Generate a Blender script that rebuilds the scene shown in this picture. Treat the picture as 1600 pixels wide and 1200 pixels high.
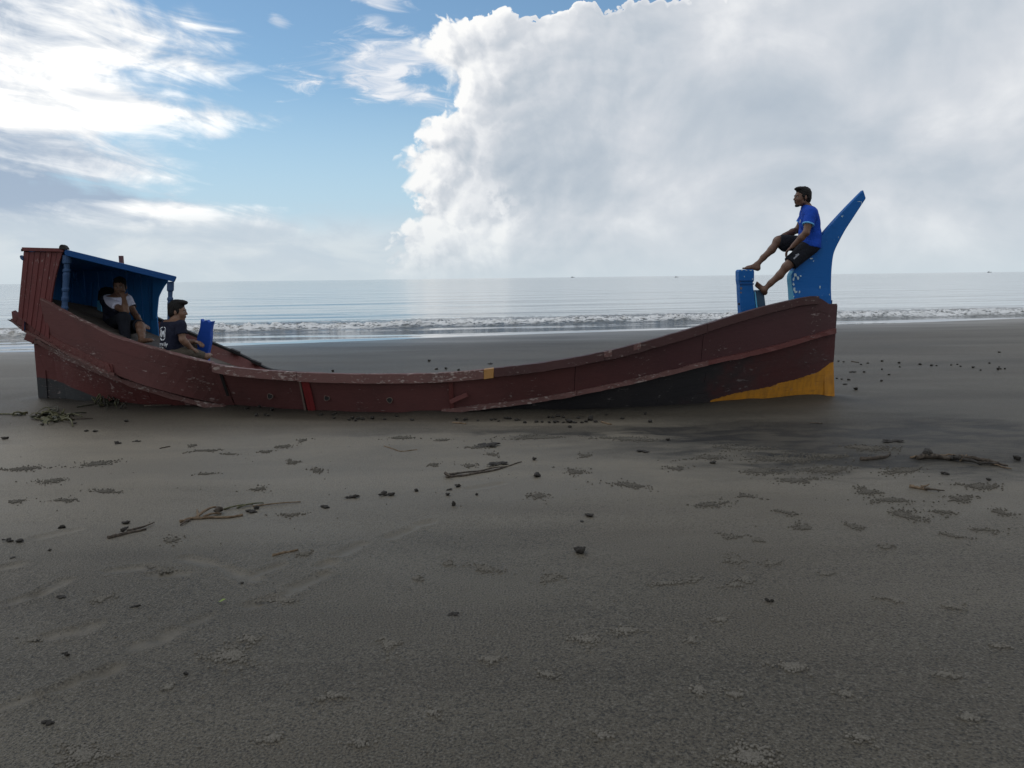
import bpy, bmesh, math, random
import numpy as np
from mathutils import Vector, Matrix

for _o in list(bpy.data.objects):
    bpy.data.objects.remove(_o)
S = bpy.context.scene
COL = S.collection
rad = math.radians
random.seed(7)
RNG = np.random.default_rng(11)

# ------------------------------------------------------------------ camera
CAM_H, FPX, PITCH, ROLL = 1.6, 1240.0, 7.62, -0.70
CAM_M = Matrix.Rotation(rad(90 - PITCH), 4, 'X') @ Matrix.Rotation(rad(ROLL), 4, 'Z')
cam_d = bpy.data.cameras.new('camera')
cam_d.sensor_fit = 'HORIZONTAL'
cam_d.sensor_width = 36.0
cam_d.lens = FPX / 1600 * 36.0
cam_d.clip_start = 0.05
cam_d.clip_end = 30000
cam = bpy.data.objects.new('camera', cam_d)
COL.objects.link(cam)
cam.matrix_world = Matrix.Translation((0, 0, CAM_H)) @ CAM_M
S.camera = cam
CAM_N = np.array(CAM_M.to_3x3())

def ray(px, py):
    v = CAM_N @ np.array([(px - 800) / FPX, -(py - 600) / FPX, -1.0])
    return v / np.linalg.norm(v)
def at(px, py, Y):
    """world point seen at a place in the survey photo, standing at distance Y"""
    r = ray(px, py)
    return np.array([0, 0, CAM_H]) + r * (Y / r[1])
def gnd(px, py, z=0.0):
    r = ray(px, py)
    return np.array([0, 0, CAM_H]) + r * ((z - CAM_H) / r[2])
def azel(px, py):
    r = ray(px, py)
    return math.degrees(math.atan2(r[0], r[1])), math.degrees(math.asin(r[2]))

# ------------------------------------------------------------------ node maths
class V:
    """socket wrapper so node trees can be written as formulas"""
    nt = None
    def __init__(s, sock): s.s = sock
    @staticmethod
    def m(op, *a, clamp=False):
        n = V.nt.nodes.new('ShaderNodeMath'); n.operation = op; n.use_clamp = clamp
        for i, x in enumerate(a):
            if isinstance(x, V): V.nt.links.new(x.s, n.inputs[i])
            else: n.inputs[i].default_value = x
        return V(n.outputs[0])
    def __add__(s, o): return V.m('ADD', s, o)
    __radd__ = __add__
    def __sub__(s, o): return V.m('SUBTRACT', s, o)
    def __rsub__(s, o): return V.m('SUBTRACT', o, s)
    def __mul__(s, o): return V.m('MULTIPLY', s, o)
    __rmul__ = __mul__
    def __truediv__(s, o): return V.m('DIVIDE', s, o)
    def clamp(s): return V.m('ADD', s, 0.0, clamp=True)
def new(t, **kw):
    n = V.nt.nodes.new(t)
    for k, v in kw.items(): setattr(n, k, v)
    return n
def lk(a, b):
    V.nt.links.new(a.s if isinstance(a, V) else a, b)
def put(sock, v):
    if isinstance(v, V): lk(v, sock)
    elif hasattr(v, 'is_output'): V.nt.links.new(v, sock)
    else: sock.default_value = v
def sstep(x, a, b):
    n = new('ShaderNodeMapRange', interpolation_type='SMOOTHSTEP')
    put(n.inputs['Value'], x); put(n.inputs['From Min'], a); put(n.inputs['From Max'], b)
    return V(n.outputs[0])
def lin(x, a, b, c=0.0, d=1.0):
    n = new('ShaderNodeMapRange')
    put(n.inputs['Value'], x); put(n.inputs['From Min'], a); put(n.inputs['From Max'], b)
    put(n.inputs['To Min'], c); put(n.inputs['To Max'], d)
    return V(n.outputs[0])
def vec(x, y, z):
    n = new('ShaderNodeCombineXYZ')
    for i, q in enumerate((x, y, z)): put(n.inputs[i], q)
    return n.outputs[0]
def sep(v):
    n = new('ShaderNodeSeparateXYZ'); lk(v, n.inputs[0])
    return V(n.outputs[0]), V(n.outputs[1]), V(n.outputs[2])
def noise(v, scale, detail=4.0, rough=0.5, dist=0.0, lac=2.0):
    n = new('ShaderNodeTexNoise')
    if v is not None: lk(v, n.inputs['Vector'])
    for k, q in (('Scale', scale), ('Detail', detail), ('Roughness', rough), ('Distortion', dist), ('Lacunarity', lac)):
        put(n.inputs[k], q)
    return V(n.outputs[0])
def noise2(v, *a):
    r = noise(v, *a); r.s.node.noise_dimensions = '2D'
    return r
def voro(v, scale, detail=0.0, rough=0.5, feature='F1', smooth=None, rand=1.0, dim='3D'):
    n = new('ShaderNodeTexVoronoi', feature=feature, voronoi_dimensions=dim)
    if v is not None: lk(v, n.inputs['Vector'])
    put(n.inputs['Scale'], scale)
    put(n.inputs['Randomness'], rand)
    if 'Detail' in n.inputs: put(n.inputs['Detail'], detail); put(n.inputs['Roughness'], rough)
    if smooth is not None: put(n.inputs['Smoothness'], smooth)
    return V(n.outputs['Distance'])
def mixc(f, a, b):
    n = new('ShaderNodeMix', data_type='RGBA')
    put(n.inputs[0], f)
    for q, i in ((a, 6), (b, 7)):
        if isinstance(q, tuple): n.inputs[i].default_value = (*q[:3], 1)
        else: put(n.inputs[i], q)
    return n.outputs[2]
def curve(x, pts):
    """piecewise smooth y(x) through pts, as a Float Curve node"""
    xs = [p[0] for p in pts]; ys = [p[1] for p in pts]
    x0, x1, y0, y1 = min(xs), max(xs), min(ys), max(ys)
    if y1 - y0 < 1e-6: y1 = y0 + 1
    n = new('ShaderNodeFloatCurve')
    c = n.mapping.curves[0]
    P = sorted(((a - x0) / (x1 - x0), (b - y0) / (y1 - y0)) for a, b in pts)
    while len(c.points) < len(P): c.points.new(0.5, 0.5)
    for q, (a, b) in zip(c.points, P): q.location = (a, b); q.handle_type = 'AUTO_CLAMPED'
    n.mapping.update()
    lk(lin(x, x0, x1), n.inputs['Value'])
    return lin(V(n.outputs[0]), 0, 1, y0, y1)
def blob(az, el, ca, ce, ra, re, rot=0.0):
    """1 at the middle of an ellipse, 0 at its rim, negative outside"""
    c, s = math.cos(rad(rot)), math.sin(rad(rot))
    dx, dy = az - ca, el - ce
    u = (dx * c + dy * s) * (1 / ra); w = (dy * c - dx * s) * (1 / re)
    return 1.0 - V.m('SQRT', u * u + w * w)

# ------------------------------------------------------------------ sky and sun
SUN_AZ, SUN_EL = -42.0, 50.0          # veiled, high behind the bright cloud bank ahead of the camera
W = bpy.data.worlds.new('World'); S.world = W; W.use_nodes = True
nt = W.node_tree; nt.nodes.clear(); V.nt = nt
out = new('ShaderNodeOutputWorld'); bg = new('ShaderNodeBackground'); lk(bg.outputs[0], out.inputs[0])
SKY_K = 0.10
bg.inputs['Strength'].default_value = SKY_K
sky = new('ShaderNodeTexSky', sky_type='NISHITA')
sky.sun_disc = False
sky.sun_elevation = rad(SUN_EL)
sky.sun_rotation = rad(SUN_AZ)
sky.air_density = 1.0; sky.dust_density = 0.1; sky.ozone_density = 1.6
tc = new('ShaderNodeTexCoord')
D = tc.outputs['Generated']
dx, dy, dz = sep(D)
az = V.m('ARCTAN2', dx, dy) * 57.29578
el = V.m('ARCSINE', dz) * 57.29578

def C(r, g, b):           # display colour -> linear
    f = lambda c: (c / 255 / 12.92) if c <= 10 else ((c / 255 + 0.055) / 1.055) ** 2.4
    return (f(r), f(g), f(b))
def scl(c, k): return tuple(x * k for x in c)

# --- cumulus tower and the sheet of cloud spreading to the right of it
edge1 = [(azel(x, y)[1], azel(x, y)[0]) for x, y in
         ((600, 470), (608, 415), (622, 380), (650, 340), (650, 290), (640, 240), (648, 205), (668, 170), (706, 140), (700, 115),
          (655, 85), (640, 66), (662, 48), (698, 33), (750, 22), (900, 15), (1040, 8), (1150, -20), (1300, -120))]
edge1 = sorted(edge1)
edge1.append((60, edge1[-1][1] + 10)); edge1.insert(0, (-90, edge1[0][1]))
def tower(da, de):
    a = az - da; e = el - de
    q = vec(a, e * 1.0, 3.0)
    big = noise2(q, 0.16, 3.0, 0.5)
    fine = noise2(q, 1.1, 6.0, 0.58)
    wa = a + (fine - 0.5) * 1.1 + (big - 0.5) * 4.0; we = e + (fine - 0.5) * 0.9 + (big - 0.5) * 3.0
    l1 = voro(vec(wa, we * 1.1, 7.0), 0.34, 0.0, 0.5, 'F1', dim='2D')
    l2 = voro(vec(wa, we * 1.05, 7.0), 0.95, 1.0, 0.5, 'F1', dim='2D')
    d = a + 0.5 - curve(e + (l1 - 0.42) * 1.1 + (l2 - 0.40) * 0.6, edge1)
    return d + (0.42 - l1) * 2.2 + (0.40 - l2) * 1.05 + (fine - 0.5) * 0.55 + (big - 0.5) * 1.8, l1, fine, big, (0.42 - l1) * 2.0 + (0.40 - l2) * 0.45 + (big - 0.5) * 3.0 + (fine - 0.5) * 0.15
t0, lump0, fine0, big0, r0 = tower(0.0, 0.0)
t1, lump1, fine1, big1, r1_ = tower(0.55, -0.45)
cov1 = sstep(t0, -0.2, lin(el, 9.0, 16.0, 0.65, 1.3))
soft = noise2(vec(az, el * 1.35, 1.0), 0.085, 6.0, 0.52, 0.3)
soft2 = noise2(vec(az + 40.0, el * 1.8, 5.0), 0.05, 5.0, 0.5, 0.2)
inside = lin(t0, 0.0, 6.0).clamp()
relief = r0 - r1_
rel_k = (lin(az, azel(660, 200)[0], azel(1080, 200)[0], 1.0, 0.14) * lin(t0, 1.0, 9.0, 1.0, 0.5)).clamp()
def spotl(px, py, rx, ry, lo=0.0, hi=1.0, rot=0.0): return sstep(blob(az, el, *azel(px, py), rx, ry, rot), lo, hi)
lit1 = (0.88 - inside * 0.34 + relief * rel_k * 0.56 + (soft - 0.5) * 1.45 + (soft2 - 0.5) * 0.6)
lit1 = lit1 - spotl(800, 270, 8.0, 6.0) * 0.24 - spotl(930, 300, 9.0, 4.5) * 0.20 - spotl(1290, 215, 20.0, 6.0) * 0.16 - spotl(1500, 330, 12.0, 5.0) * 0.05 \
    + spotl(790, 330, 2.6, 3.2) * 0.30 * sstep(fine0 - lump0 * 0.3, 0.15, 0.5) + spotl(985, 350, 4.0, 2.6) * 0.22 \
    + spotl(670, 240, 2.6, 6.5, 0.0, 0.8) * 0.14 + spotl(850, 60, 11.0, 3.2) * 0.14 - spotl(1330, 60, 22.0, 7.5) * 0.30 + spotl(650, 385, 4.0, 2.2) * 0.16 - spotl(760, 250, 5.5, 5.0) * 0.12
lit1 = lit1.clamp()
r1 = new('ShaderNodeValToRGB'); lk(lit1, r1.inputs[0])
for i, (p, c) in enumerate(((0.0, C(176, 188, 201)), (0.30, C(192, 201, 211)), (0.55, C(211, 216, 223)), (0.8, C(236, 238, 241)), (1.0, C(254, 254, 253)))):
    e_ = r1.color_ramp.elements[i] if i < 2 else r1.color_ramp.elements.new(p)
    e_.position = p; e_.color = (*c, 1)
# --- streaky bright bank to the left
edge2 = sorted((azel(x, y)[1], azel(x, y)[0]) for x, y in
               ((560, 440), (520, 400), (470, 362), (452, 330), (330, 312), (215, 290), (262, 265), (235, 232), (330, 208), (430, 186),
                (330, 165), (300, 135), (350, 105), (370, 88), (320, 60), (262, 30), (225, 0), (150, -60)))
edge2 = [(-90, edge2[0][1])] + edge2 + [(60, edge2[-1][1] - 8)]
def bank(da, de):
    a = az - da; e = el - de
    # streaks run gently downhill to the right
    ar = a * 0.966 - e * -0.26; er = e * 0.966 - a * -0.26 * 0.55
    st = noise2(vec(ar * 0.30, er * 1.25, 2.0), 0.62, 8.0, 0.62, 0.5)
    puff = noise2(vec(a, e * 1.5, 9.0), 0.22, 5.0, 0.55, 0.4)
    d = curve(e, edge2) - a
    return d + (st - 0.51) * 11.0 + (puff - 0.5) * 10.0, st, puff
b0, st0, puff0 = bank(0, 0)
b1, st1, puff1 = bank(-0.35, 0.55)
cov2 = sstep(b0, -2.4, 5.4)
glow2 = sstep(blob(az, el, *azel(90, 165), 17.0, 5.2, -22), -0.2, 0.75)
dark2 = sstep(blob(az, el, *azel(25, 262), 10.5, 4.2, 6) + (puff0 - 0.5) * 1.6, -0.2, 0.8) + sstep(blob(az, el, *azel(0, 60), 4.0, 2.5), -0.2, 0.6) * 0.5
lit2 = (0.60 + sstep(blob(az, el, *azel(300, 328), 9.0, 0.9, -3), 0.0, 0.8) * 0.3 + (b0 - b1) * 0.10 + (puff0 - 0.5) * 0.7 + glow2 * 0.50 - dark2 * 0.72).clamp()
r2 = new('ShaderNodeValToRGB'); lk(lit2, r2.inputs[0])
for i, (p, c) in enumerate(((0.0, C(160, 179, 202)), (0.3, C(190, 202, 217)), (0.55, C(224, 230, 238)), (0.8, C(247, 249, 251)), (1.0, scl(C(255, 255, 254), 1.12)))):
    e_ = r2.color_ramp.elements[i] if i < 2 else r2.color_ramp.elements.new(p)
    e_.position = p; e_.color = (*c, 1)
# --- little wisps in the blue gap
wn = noise2(vec(az * 0.34 + el * 0.16, el * 1.25 - az * 0.06, 4.0), 0.8, 7.0, 0.62, 0.5)
def wsp(px, py, rx, ry, rot, k=1.0): return sstep(blob(az, el, *azel(px, py), rx, ry, rot) + (wn - 0.50) * 2.4, 0.0, 0.95) * k
wisp = (wsp(600, 92, 7.6, 1.9, 9) + wsp(612, 140, 5.8, 1.2, -10) + wsp(590, 3, 2.6, 0.7, -10) + wsp(434, 34, 1.0, 0.6, -20, 0.6) + wsp(590, 32, 1.2, 0.6, 0, 0.5) + wsp(335, 212, 1.2, 0.3, 0, 0.5)).clamp()
# --- low hazy bank along the horizon
hz_n = noise2(vec(az * 0.5, el * 1.6, 6.0), 0.30, 6.0, 0.55, 0.3)
low = sstep(el + (hz_n - 0.5) * 2.6, 5.2, 2.6) * lin(az, azel(560, 400)[0], azel(640, 400)[0], 0.90, 0.75)
haze = V.m('POWER', 2.718, (V.m('MAXIMUM', el, 0.0) * -0.34))
low_c = mixc(sstep(hz_n, 0.35, 0.68), C(194, 207, 219), C(222, 229, 233))

def emit(c): return tuple(x / SKY_K for x in c)
K = new('ShaderNodeVectorMath', operation='SCALE'); K.inputs['Scale'].default_value = 1 / SKY_K
gain = new('ShaderNodeVectorMath', operation='MULTIPLY'); gain.inputs[1].default_value = (0.79, 0.915, 0.92)
lk(sky.outputs[0], gain.inputs[0])
blue = gain.outputs[0]
dn = new('ShaderNodeVectorMath', operation='SCALE'); lk(blue, dn.inputs[0]); dn.inputs['Scale'].default_value = SKY_K
blue_c = mixc(lin(el, 13.0, 3.0, 0.0, 0.85), dn.outputs[0], C(183, 210, 232))
c = mixc(wisp * 0.92, blue_c, mixc(sstep(wn, 0.45, 0.72), C(212, 221, 234), C(247, 248, 251)))
c = mixc(cov2, c, r2.outputs[0])
c = mixc(low, c, low_c)
c = mixc(cov1, c, r1.outputs[0])
c = mixc((haze * 0.85).clamp(), c, C(203, 215, 222))
lk(c, K.inputs[0])
lk(K.outputs[0], bg.inputs['Color'])

sun_d = bpy.data.lights.new('sun', 'SUN'); sun_d.energy = 0.6; sun_d.angle = rad(24); sun_d.color = (1.0, 0.95, 0.88)
sun = bpy.data.objects.new('sun', sun_d); COL.objects.link(sun)
_sv = Vector((math.sin(rad(SUN_AZ)) * math.cos(rad(SUN_EL)), math.cos(rad(SUN_AZ)) * math.cos(rad(SUN_EL)), math.sin(rad(SUN_EL))))
sun.rotation_euler = _sv.to_track_quat('Z', 'Y').to_euler()
S.view_settings.view_transform = 'Standard'; S.view_settings.look = 'None'
S.view_settings.exposure = 0.0; S.view_settings.gamma = 1.0; S.view_settings.use_curve_mapping = False
S.cycles.use_denoising = True
S.cycles.max_bounces = 4; S.cycles.diffuse_bounces = 3; S.cycles.glossy_bounces = 3
W.cycles.sampling_method = 'NONE'

# ------------------------------------------------------------------ materials
MATS = {}
def material(name, build):
    if name in MATS: return MATS[name]
    m = bpy.data.materials.new(name); m.use_nodes = True
    V.nt = m.node_tree; V.nt.nodes.clear()
    o = new('ShaderNodeOutputMaterial'); p = new('ShaderNodeBsdfPrincipled'); lk(p.outputs[0], o.inputs[0])
    build(p)
    MATS[name] = m
    return m
def bump(h, strength, dist, prev=None):
    n = new('ShaderNodeBump'); put(n.inputs['Height'], h)
    n.inputs['Strength'].default_value = strength; n.inputs['Distance'].default_value = dist
    if prev is not None: lk(prev, n.inputs['Normal'])
    return n.outputs[0]
def pos():
    return new('ShaderNodeNewGeometry').outputs['Position']
def objpos():
    return new('ShaderNodeTexCoord').outputs['Object']
def attr(name):
    n = new('ShaderNodeAttribute', attribute_name=name); return V(n.outputs['Fac'])
def set_attr(me, name, arr):
    a = me.attributes.new(name, 'FLOAT', 'POINT'); a.data.foreach_set('value', np.asarray(arr, np.float32).ravel())

# ------------------------------------------------------------------ mesh helpers
def mesh_obj(name, verts, faces, mat=None, parent=None, smooth=False):
    me = bpy.data.meshes.new(name)
    me.from_pydata([tuple(map(float, v)) for v in verts], [], [tuple(map(int, f)) for f in faces])
    me.update()
    if smooth: me.polygons.foreach_set('use_smooth', [True] * len(me.polygons))
    o = bpy.data.objects.new(name, me); COL.objects.link(o)
    if mat: me.materials.append(mat)
    if parent: o.parent = parent
    return o
def tag(o, label=None, cat=None, group=None, kind=None):
    if label: o['label'] = label
    if cat: o['category'] = cat
    if group: o['group'] = group
    if kind: o['kind'] = kind
    return o
def rebase(o, origin):
    """move a mesh object's origin without moving the mesh"""
    M = Matrix.Translation(-Vector(origin)); o.data.transform(M); o.location = Vector(o.location) + Vector(origin)
    return o
def empty(name, loc):
    o = bpy.data.objects.new(name, None); COL.objects.link(o); o.location = loc
    o.empty_display_size = 0.2
    return o
def adopt(child, parent):
    """parent keeping the world position (parents here carry only a translation)"""
    child.parent = parent
    p = parent; off = Vector((0, 0, 0))
    while p is not None:
        off += p.location; p = p.parent
    child.location = Vector(child.location) - off
    return child
def vnoise(x, y, seed=0):
    """smooth value noise, numpy, about -1..1"""
    def h(i, j):
        n = np.sin(i * 127.1 + j * 311.7 + seed * 74.7) * 43758.5453
        return (n - np.floor(n)) * 2 - 1
    xi, yi = np.floor(x), np.floor(y); fx, fy = x - xi, y - yi
    fx = fx * fx * (3 - 2 * fx); fy = fy * fy * (3 - 2 * fy)
    return (h(xi, yi) * (1 - fx) + h(xi + 1, yi) * fx) * (1 - fy) + (h(xi, yi + 1) * (1 - fx) + h(xi + 1, yi + 1) * fx) * fy
def fbm(x, y, oct=4, seed=0, gain=0.5):
    a, r, s = 1.0, 0, 0
    for k in range(oct):
        r = r + a * vnoise(x * 2 ** k, y * 2 ** k, seed + k * 13); s += a; a *= gain
    return r / s

# ------------------------------------------------------------------ the beach
SHORE0, SHORE1 = 23.5, 0.27
def shore_s(x, y): return y - (SHORE0 + SHORE1 * x + 0.25 * np.sin(x * 0.31 + 1) + 0.35 * np.sin(x * 0.11))
WATER_Z = -0.052
TRACKS = []          # (x0,y0,x1,y1,width,depth)
def track(pts, w, d):
    for (a, b), (c, e) in zip(pts[:-1], pts[1:]):
        p, q = gnd(a, b), gnd(c, e); TRACKS.append((p[0], p[1], q[0], q[1], w * 0.85, d * 0.62))
track([(-20, 1108), (60, 1080), (130, 1055), (185, 1036)], 0.035, 0.010)
track([(215, 1004), (250, 996)], 0.045, 0.012)
for a, b in (((150, 1052), (172, 1043)), ((82, 1072), (112, 1064)), ((256, 988), (272, 982)), ((300, 968), (322, 958)), ((70, 992), (92, 986)),
             ((122, 982), (146, 972)), ((390, 940), (440, 925)), ((455, 915), (505, 893)), ((500, 880), (512, 875)), ((530, 862), (565, 846)),
             ((612, 835), (645, 822)), ((650, 818), (672, 812)), ((404, 890), (440, 878)), ((290, 870), (345, 880)), ((350, 884), (395, 900)),
             ((170, 890), (230, 884)), ((20, 935), (62, 922)), ((100, 905), (60, 925)), ((60, 838), (120, 826)), ((240, 895), (290, 893)),
             ((735, 760), (780, 752)), ((0, 885), (25, 880))):
    track([a, b], 0.05, 0.016)

CONTACT = np.array([gnd(*q)[:2] for q in ((67, 619), (140, 626), (260, 632), (385, 635), (540, 640), (700, 643), (850, 638.5), (950, 637), (1050, 633), (1120, 629), (1200, 625), (1260, 621), (1301, 619))])
def hull_dist(x, y):
    d = np.full(np.shape(x), 1e9)
    for (ax_, ay_), (bx_, by_) in zip(CONTACT[:-1], CONTACT[1:]):
        L2 = (bx_ - ax_) ** 2 + (by_ - ay_) ** 2; t = np.clip(((x - ax_) * (bx_ - ax_) + (y - ay_) * (by_ - ay_)) / L2, 0, 1)
        d = np.minimum(d, np.hypot(x - ax_ - t * (bx_ - ax_), y - ay_ - t * (by_ - ay_)))
    return d
def terrain(x, y, detail=True):
    s = shore_s(x, y)
    z = -0.012 * np.log1p(np.exp(np.clip((s + 4) / 1.2, -30, 30))) * 1.2
    z = np.where(s > 60, z - 0.02 * (s - 60), z); z = np.maximum(z, -8.0)
    z = z + 0.018 * fbm(x * 0.16, y * 0.55, 3, 3) * np.exp(-np.maximum(s + 6, 0) / 1.5)
    if detail:
        z = z + 0.010 * fbm(x * 0.9, y * 1.3, 3, 8) * np.exp(-np.maximum(y - 16, 0) / 4)
    z = z - 0.010
    hd = hull_dist(x, y)
    bank = np.clip(0.35 + 0.9 * fbm(x * 1.3, y * 0.2, 3, 55), 0, 1)
    z = z + 0.050 * bank * np.exp(-(hd / 0.16) ** 2) - 0.022 * np.exp(-((hd - 0.42) / 0.2) ** 2) * (1 - bank)
    return z
def axis(*segs):
    """segs: (start, end, step) increasing"""
    out = []
    for a, b, st in segs:
        n = max(1, int(round((b - a) / st))); out += list(np.linspace(a, b, n, endpoint=False))
    out.append(segs[-1][1]); return np.array(out)
def grow(a, b, st, k=1.25):
    r = []; x = a
    while x < b: r.append(x); x += st; st *= k
    return r + [b]
gx_ = axis((-9, -3.6, 0.06), (-3.6, 3.6, 0.03), (3.6, 9, 0.06))
gx = np.array([-v for v in grow(9, 9000, 0.08)[::-1]][:-1] + list(gx_) + grow(9, 9000, 0.08)[1:])
gy_ = axis((1.9, 6.2, 0.028), (6.2, 13, 0.055), (13, 30, 0.14))
gy = np.array([-v for v in grow(-1.9, 3000, 0.1, 1.6)[::-1]][:-1] + list(gy_) + grow(30, 12000, 0.2)[1:])
def grid_mesh(name, X, Y, zfun):
    nx, ny = len(X), len(Y)
    xx, yy = np.meshgrid(X, Y)
    zz = zfun(xx, yy)
    co = np.stack([xx, yy, zz], -1).reshape(-1, 3)
    i = np.arange(nx * ny).reshape(ny, nx)
    f = np.stack([i[:-1, :-1], i[:-1, 1:], i[1:, 1:], i[1:, :-1]], -1).reshape(-1, 4)
    me = bpy.data.meshes.new(name)
    me.vertices.add(len(co)); me.vertices.foreach_set('co', co.astype(np.float32).ravel())
    me.loops.add(f.size); me.loops.foreach_set('vertex_index', f.astype(np.int32).ravel())
    me.polygons.add(len(f)); me.polygons.foreach_set('loop_start', np.arange(0, f.size, 4, dtype=np.int32))
    me.polygons.foreach_set('use_smooth', np.ones(len(f), bool))
    me.update(calc_edges=True)
    o = bpy.data.objects.new(name, me); COL.objects.link(o)
    return o, xx.ravel(), yy.ravel()
pressed = None
def beach_z(x, y):
    global pressed
    z = terrain(x, y)
    pressed = np.zeros_like(z)
    wob = 0.02 * fbm(x * 6, y * 6, 2, 21)
    for x0, y0, x1, y1, w, d in TRACKS:
        L = math.hypot(x1 - x0, y1 - y0) + 1e-6
        t = np.clip(((x - x0) * (x1 - x0) + (y - y0) * (y1 - y0)) / L ** 2, 0, 1)
        r = np.hypot(x - (x0 + t * (x1 - x0)), (y - (y0 + t * (y1 - y0)))) + wob
        k = np.clip(1.35 - r / w, 0, 1); k = k * k * (3 - 2 * k)
        z = z - d * k + d * 0.5 * np.exp(-((r - w * 1.7) / (w * 0.5)) ** 2)
        pressed = np.maximum(pressed, k)
    return z
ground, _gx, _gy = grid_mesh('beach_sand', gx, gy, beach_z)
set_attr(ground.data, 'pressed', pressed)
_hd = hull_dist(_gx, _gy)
set_attr(ground.data, 'hull_shade', np.exp(-(_hd / (0.30 + 0.22 * fbm(_gx * 0.8, _gy * 0.8, 3, 61))) ** 2))  # mask for the shade along the foot of the hull
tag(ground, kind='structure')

def sand(p):
    P = pos(); x, y, z = sep(P)
    pr = attr('pressed')
    band = noise(vec(x * 0.16, y * 0.75, 0.0), 1.0, 5, 0.55, 0.4)       # long tide bands
    blot = noise(vec(x * 0.5, y * 1.1, 3.0), 1.0, 5, 0.6, 0.5)
    warm = noise(vec(x * 0.25, y * 0.4, 8.0), 1.0, 3, 0.5)
    grain = noise(P, 95.0, 2, 0.6)
    grit = noise(P, 75.0, 3, 0.6)
    # darker sand tone in ragged spots round the bow
    rag = noise(vec(x * 1.1, y * 2.6, 12.0), 1.6, 5, 0.65, 0.6)
    wx = x + (blot - 0.5) * 3.4 + (rag - 0.5) * 1.6; wy = y + (band - 0.5) * 2.2 + (rag - 0.5) * 1.2
    def spot(cx, cy, rx, ry):
        u = (wx - cx) * (1 / rx); w = (wy - cy) * (1 / ry); return 1.0 - V.m('SQRT', u * u + w * w)
    g1 = gnd(1320, 685); g2 = gnd(1560, 690); g3 = gnd(1000, 672)
    dark = (sstep(spot(g1[0], g1[1], 3.2, 2.1), 0.0, 0.9) + sstep(spot(g2[0], g2[1], 3.0, 2.3), 0.0, 0.9) + sstep(spot(g3[0], g3[1], 3.4, 0.6), 0.0, 0.7) * 0.7).clamp()
    c = mixc(sstep(band, 0.32, 0.68), (0.052, 0.045, 0.033), (0.088, 0.077, 0.056))
    c = mixc(sstep(warm, 0.40, 0.62) * 0.5, c, (0.088, 0.073, 0.052))
    c = mixc(sstep(blot, 0.60, 0.75) * 0.30, c, (0.038, 0.037, 0.035))
    crust = sstep(y + (blot - 0.5) * 3.4 + (band - 0.5) * 2.0, 3.6, 6.6) * sstep(y + (band - 0.5) * 1.6 + (blot - 0.5) * 1.2, 9.2, 7.9)
    c = mixc(crust * 0.85, c, mixc(sstep(blot, 0.38, 0.62), (0.178, 0.156, 0.118), (0.140, 0.124, 0.096)))
    c = mixc(attr('hull_shade') * 0.75, c, (0.026, 0.024, 0.021))  # contact shade beside the hull, painted into the sand colour
    c = mixc(dark * (0.72 + 0.28 * sstep(rag, 0.40, 0.60)), c, (0.026, 0.0245, 0.022))
    c = mixc(sstep(grain, 0.50, 0.34) * 0.85 * (1.0 - pr * 0.7) * (1.0 - crust * 0.6), c, (0.012, 0.0115, 0.0105))
    c = mixc(sstep(grain, 0.54, 0.70) * 0.65 * (1.0 - pr * 0.7) * (1.0 - crust * 0.6), c, (0.15, 0.14, 0.12))
    c = mixc(pr * 0.16 * sstep(noise(P, 9.0, 3, 0.6), 0.35, 0.62), c, (0.11, 0.098, 0.076))
    lk(c, p.inputs['Base Color'])
    s = y - (x * SHORE1 + SHORE0)
    wet = sstep(s + (band - 0.5) * 3.0, -5.5, -0.3)
    put(p.inputs['Roughness'], lin(wet, 0, 1, 0.62, 0.42) - band * 0.15)
    put(p.inputs['Specular IOR Level'], lin(dark, 0, 1, 0.24, 0.09))
    rough_k = (1.0 - pr * 0.9) * (1.0 - crust * 0.55)
    h = (grit - 0.5) * 0.5 * rough_k + (grain - 0.5) * 0.8 * rough_k
    near = lin(y, 9.0, 22.0, 1.0, 0.15)
    n1 = bump(h * near, 1.0, 0.016)
    n2 = bump(noise(P, 16.0, 4, 0.6) * near, 0.4, 0.010, n1)
    lk(n2, p.inputs['Normal'])
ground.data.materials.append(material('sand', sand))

# ------------------------------------------------------------------ the sea
wx_ = np.array([-9000, -3000, -900, -300, -120, -80] + list(np.arange(-50, 70, 1.5)) + [80, 120, 300, 900, 3000, 9000], float)
wy_ = np.array(list(np.arange(14, 60, 1.0)) + grow(60, 11500, 2.0))
sea, _, _ = grid_mesh('sea', wx_, wy_, lambda x, y: np.full_like(x, WATER_Z))
tag(sea, kind='structure')
def water(p):
    P = pos(); x, y, z = sep(P)
    p.inputs['Base Color'].default_value = (0.055, 0.085, 0.095, 1)
    p.inputs['Roughness'].default_value = 0.06
    s = y - (x * SHORE1 + SHORE0)
    far = sstep(s, 3.0, 9.0)
    put(p.inputs['IOR'], lin(far, 0, 1, 1.75, 1.55))
    lk(mixc(far, (0.17, 0.185, 0.195), (0.055, 0.085, 0.095)), p.inputs['Base Color'])
    swell = noise(vec(x * 0.035, y * 0.16 - x * 0.03, 0.0), 1.0, 3, 0.5)
    chop = noise(vec(x * 0.5, y * 1.2, 1.0), 1.0, 4, 0.55)
    rip = noise(vec(x * 1.6, y * 4.0, 2.0), 1.0, 3, 0.5)
    n1 = bump(swell, 0.55, 1.0)
    n2 = bump(chop * lin(far, 0, 1, 0.12, 1.0), 0.16, 0.35, n1)
    n3 = bump(rip * lin(far, 0, 1, 0.10, 1.0), 0.10, 0.10, n2)
    lk(n3, p.inputs['Normal'])
sea.data.materials.append(material('water', water))

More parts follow.
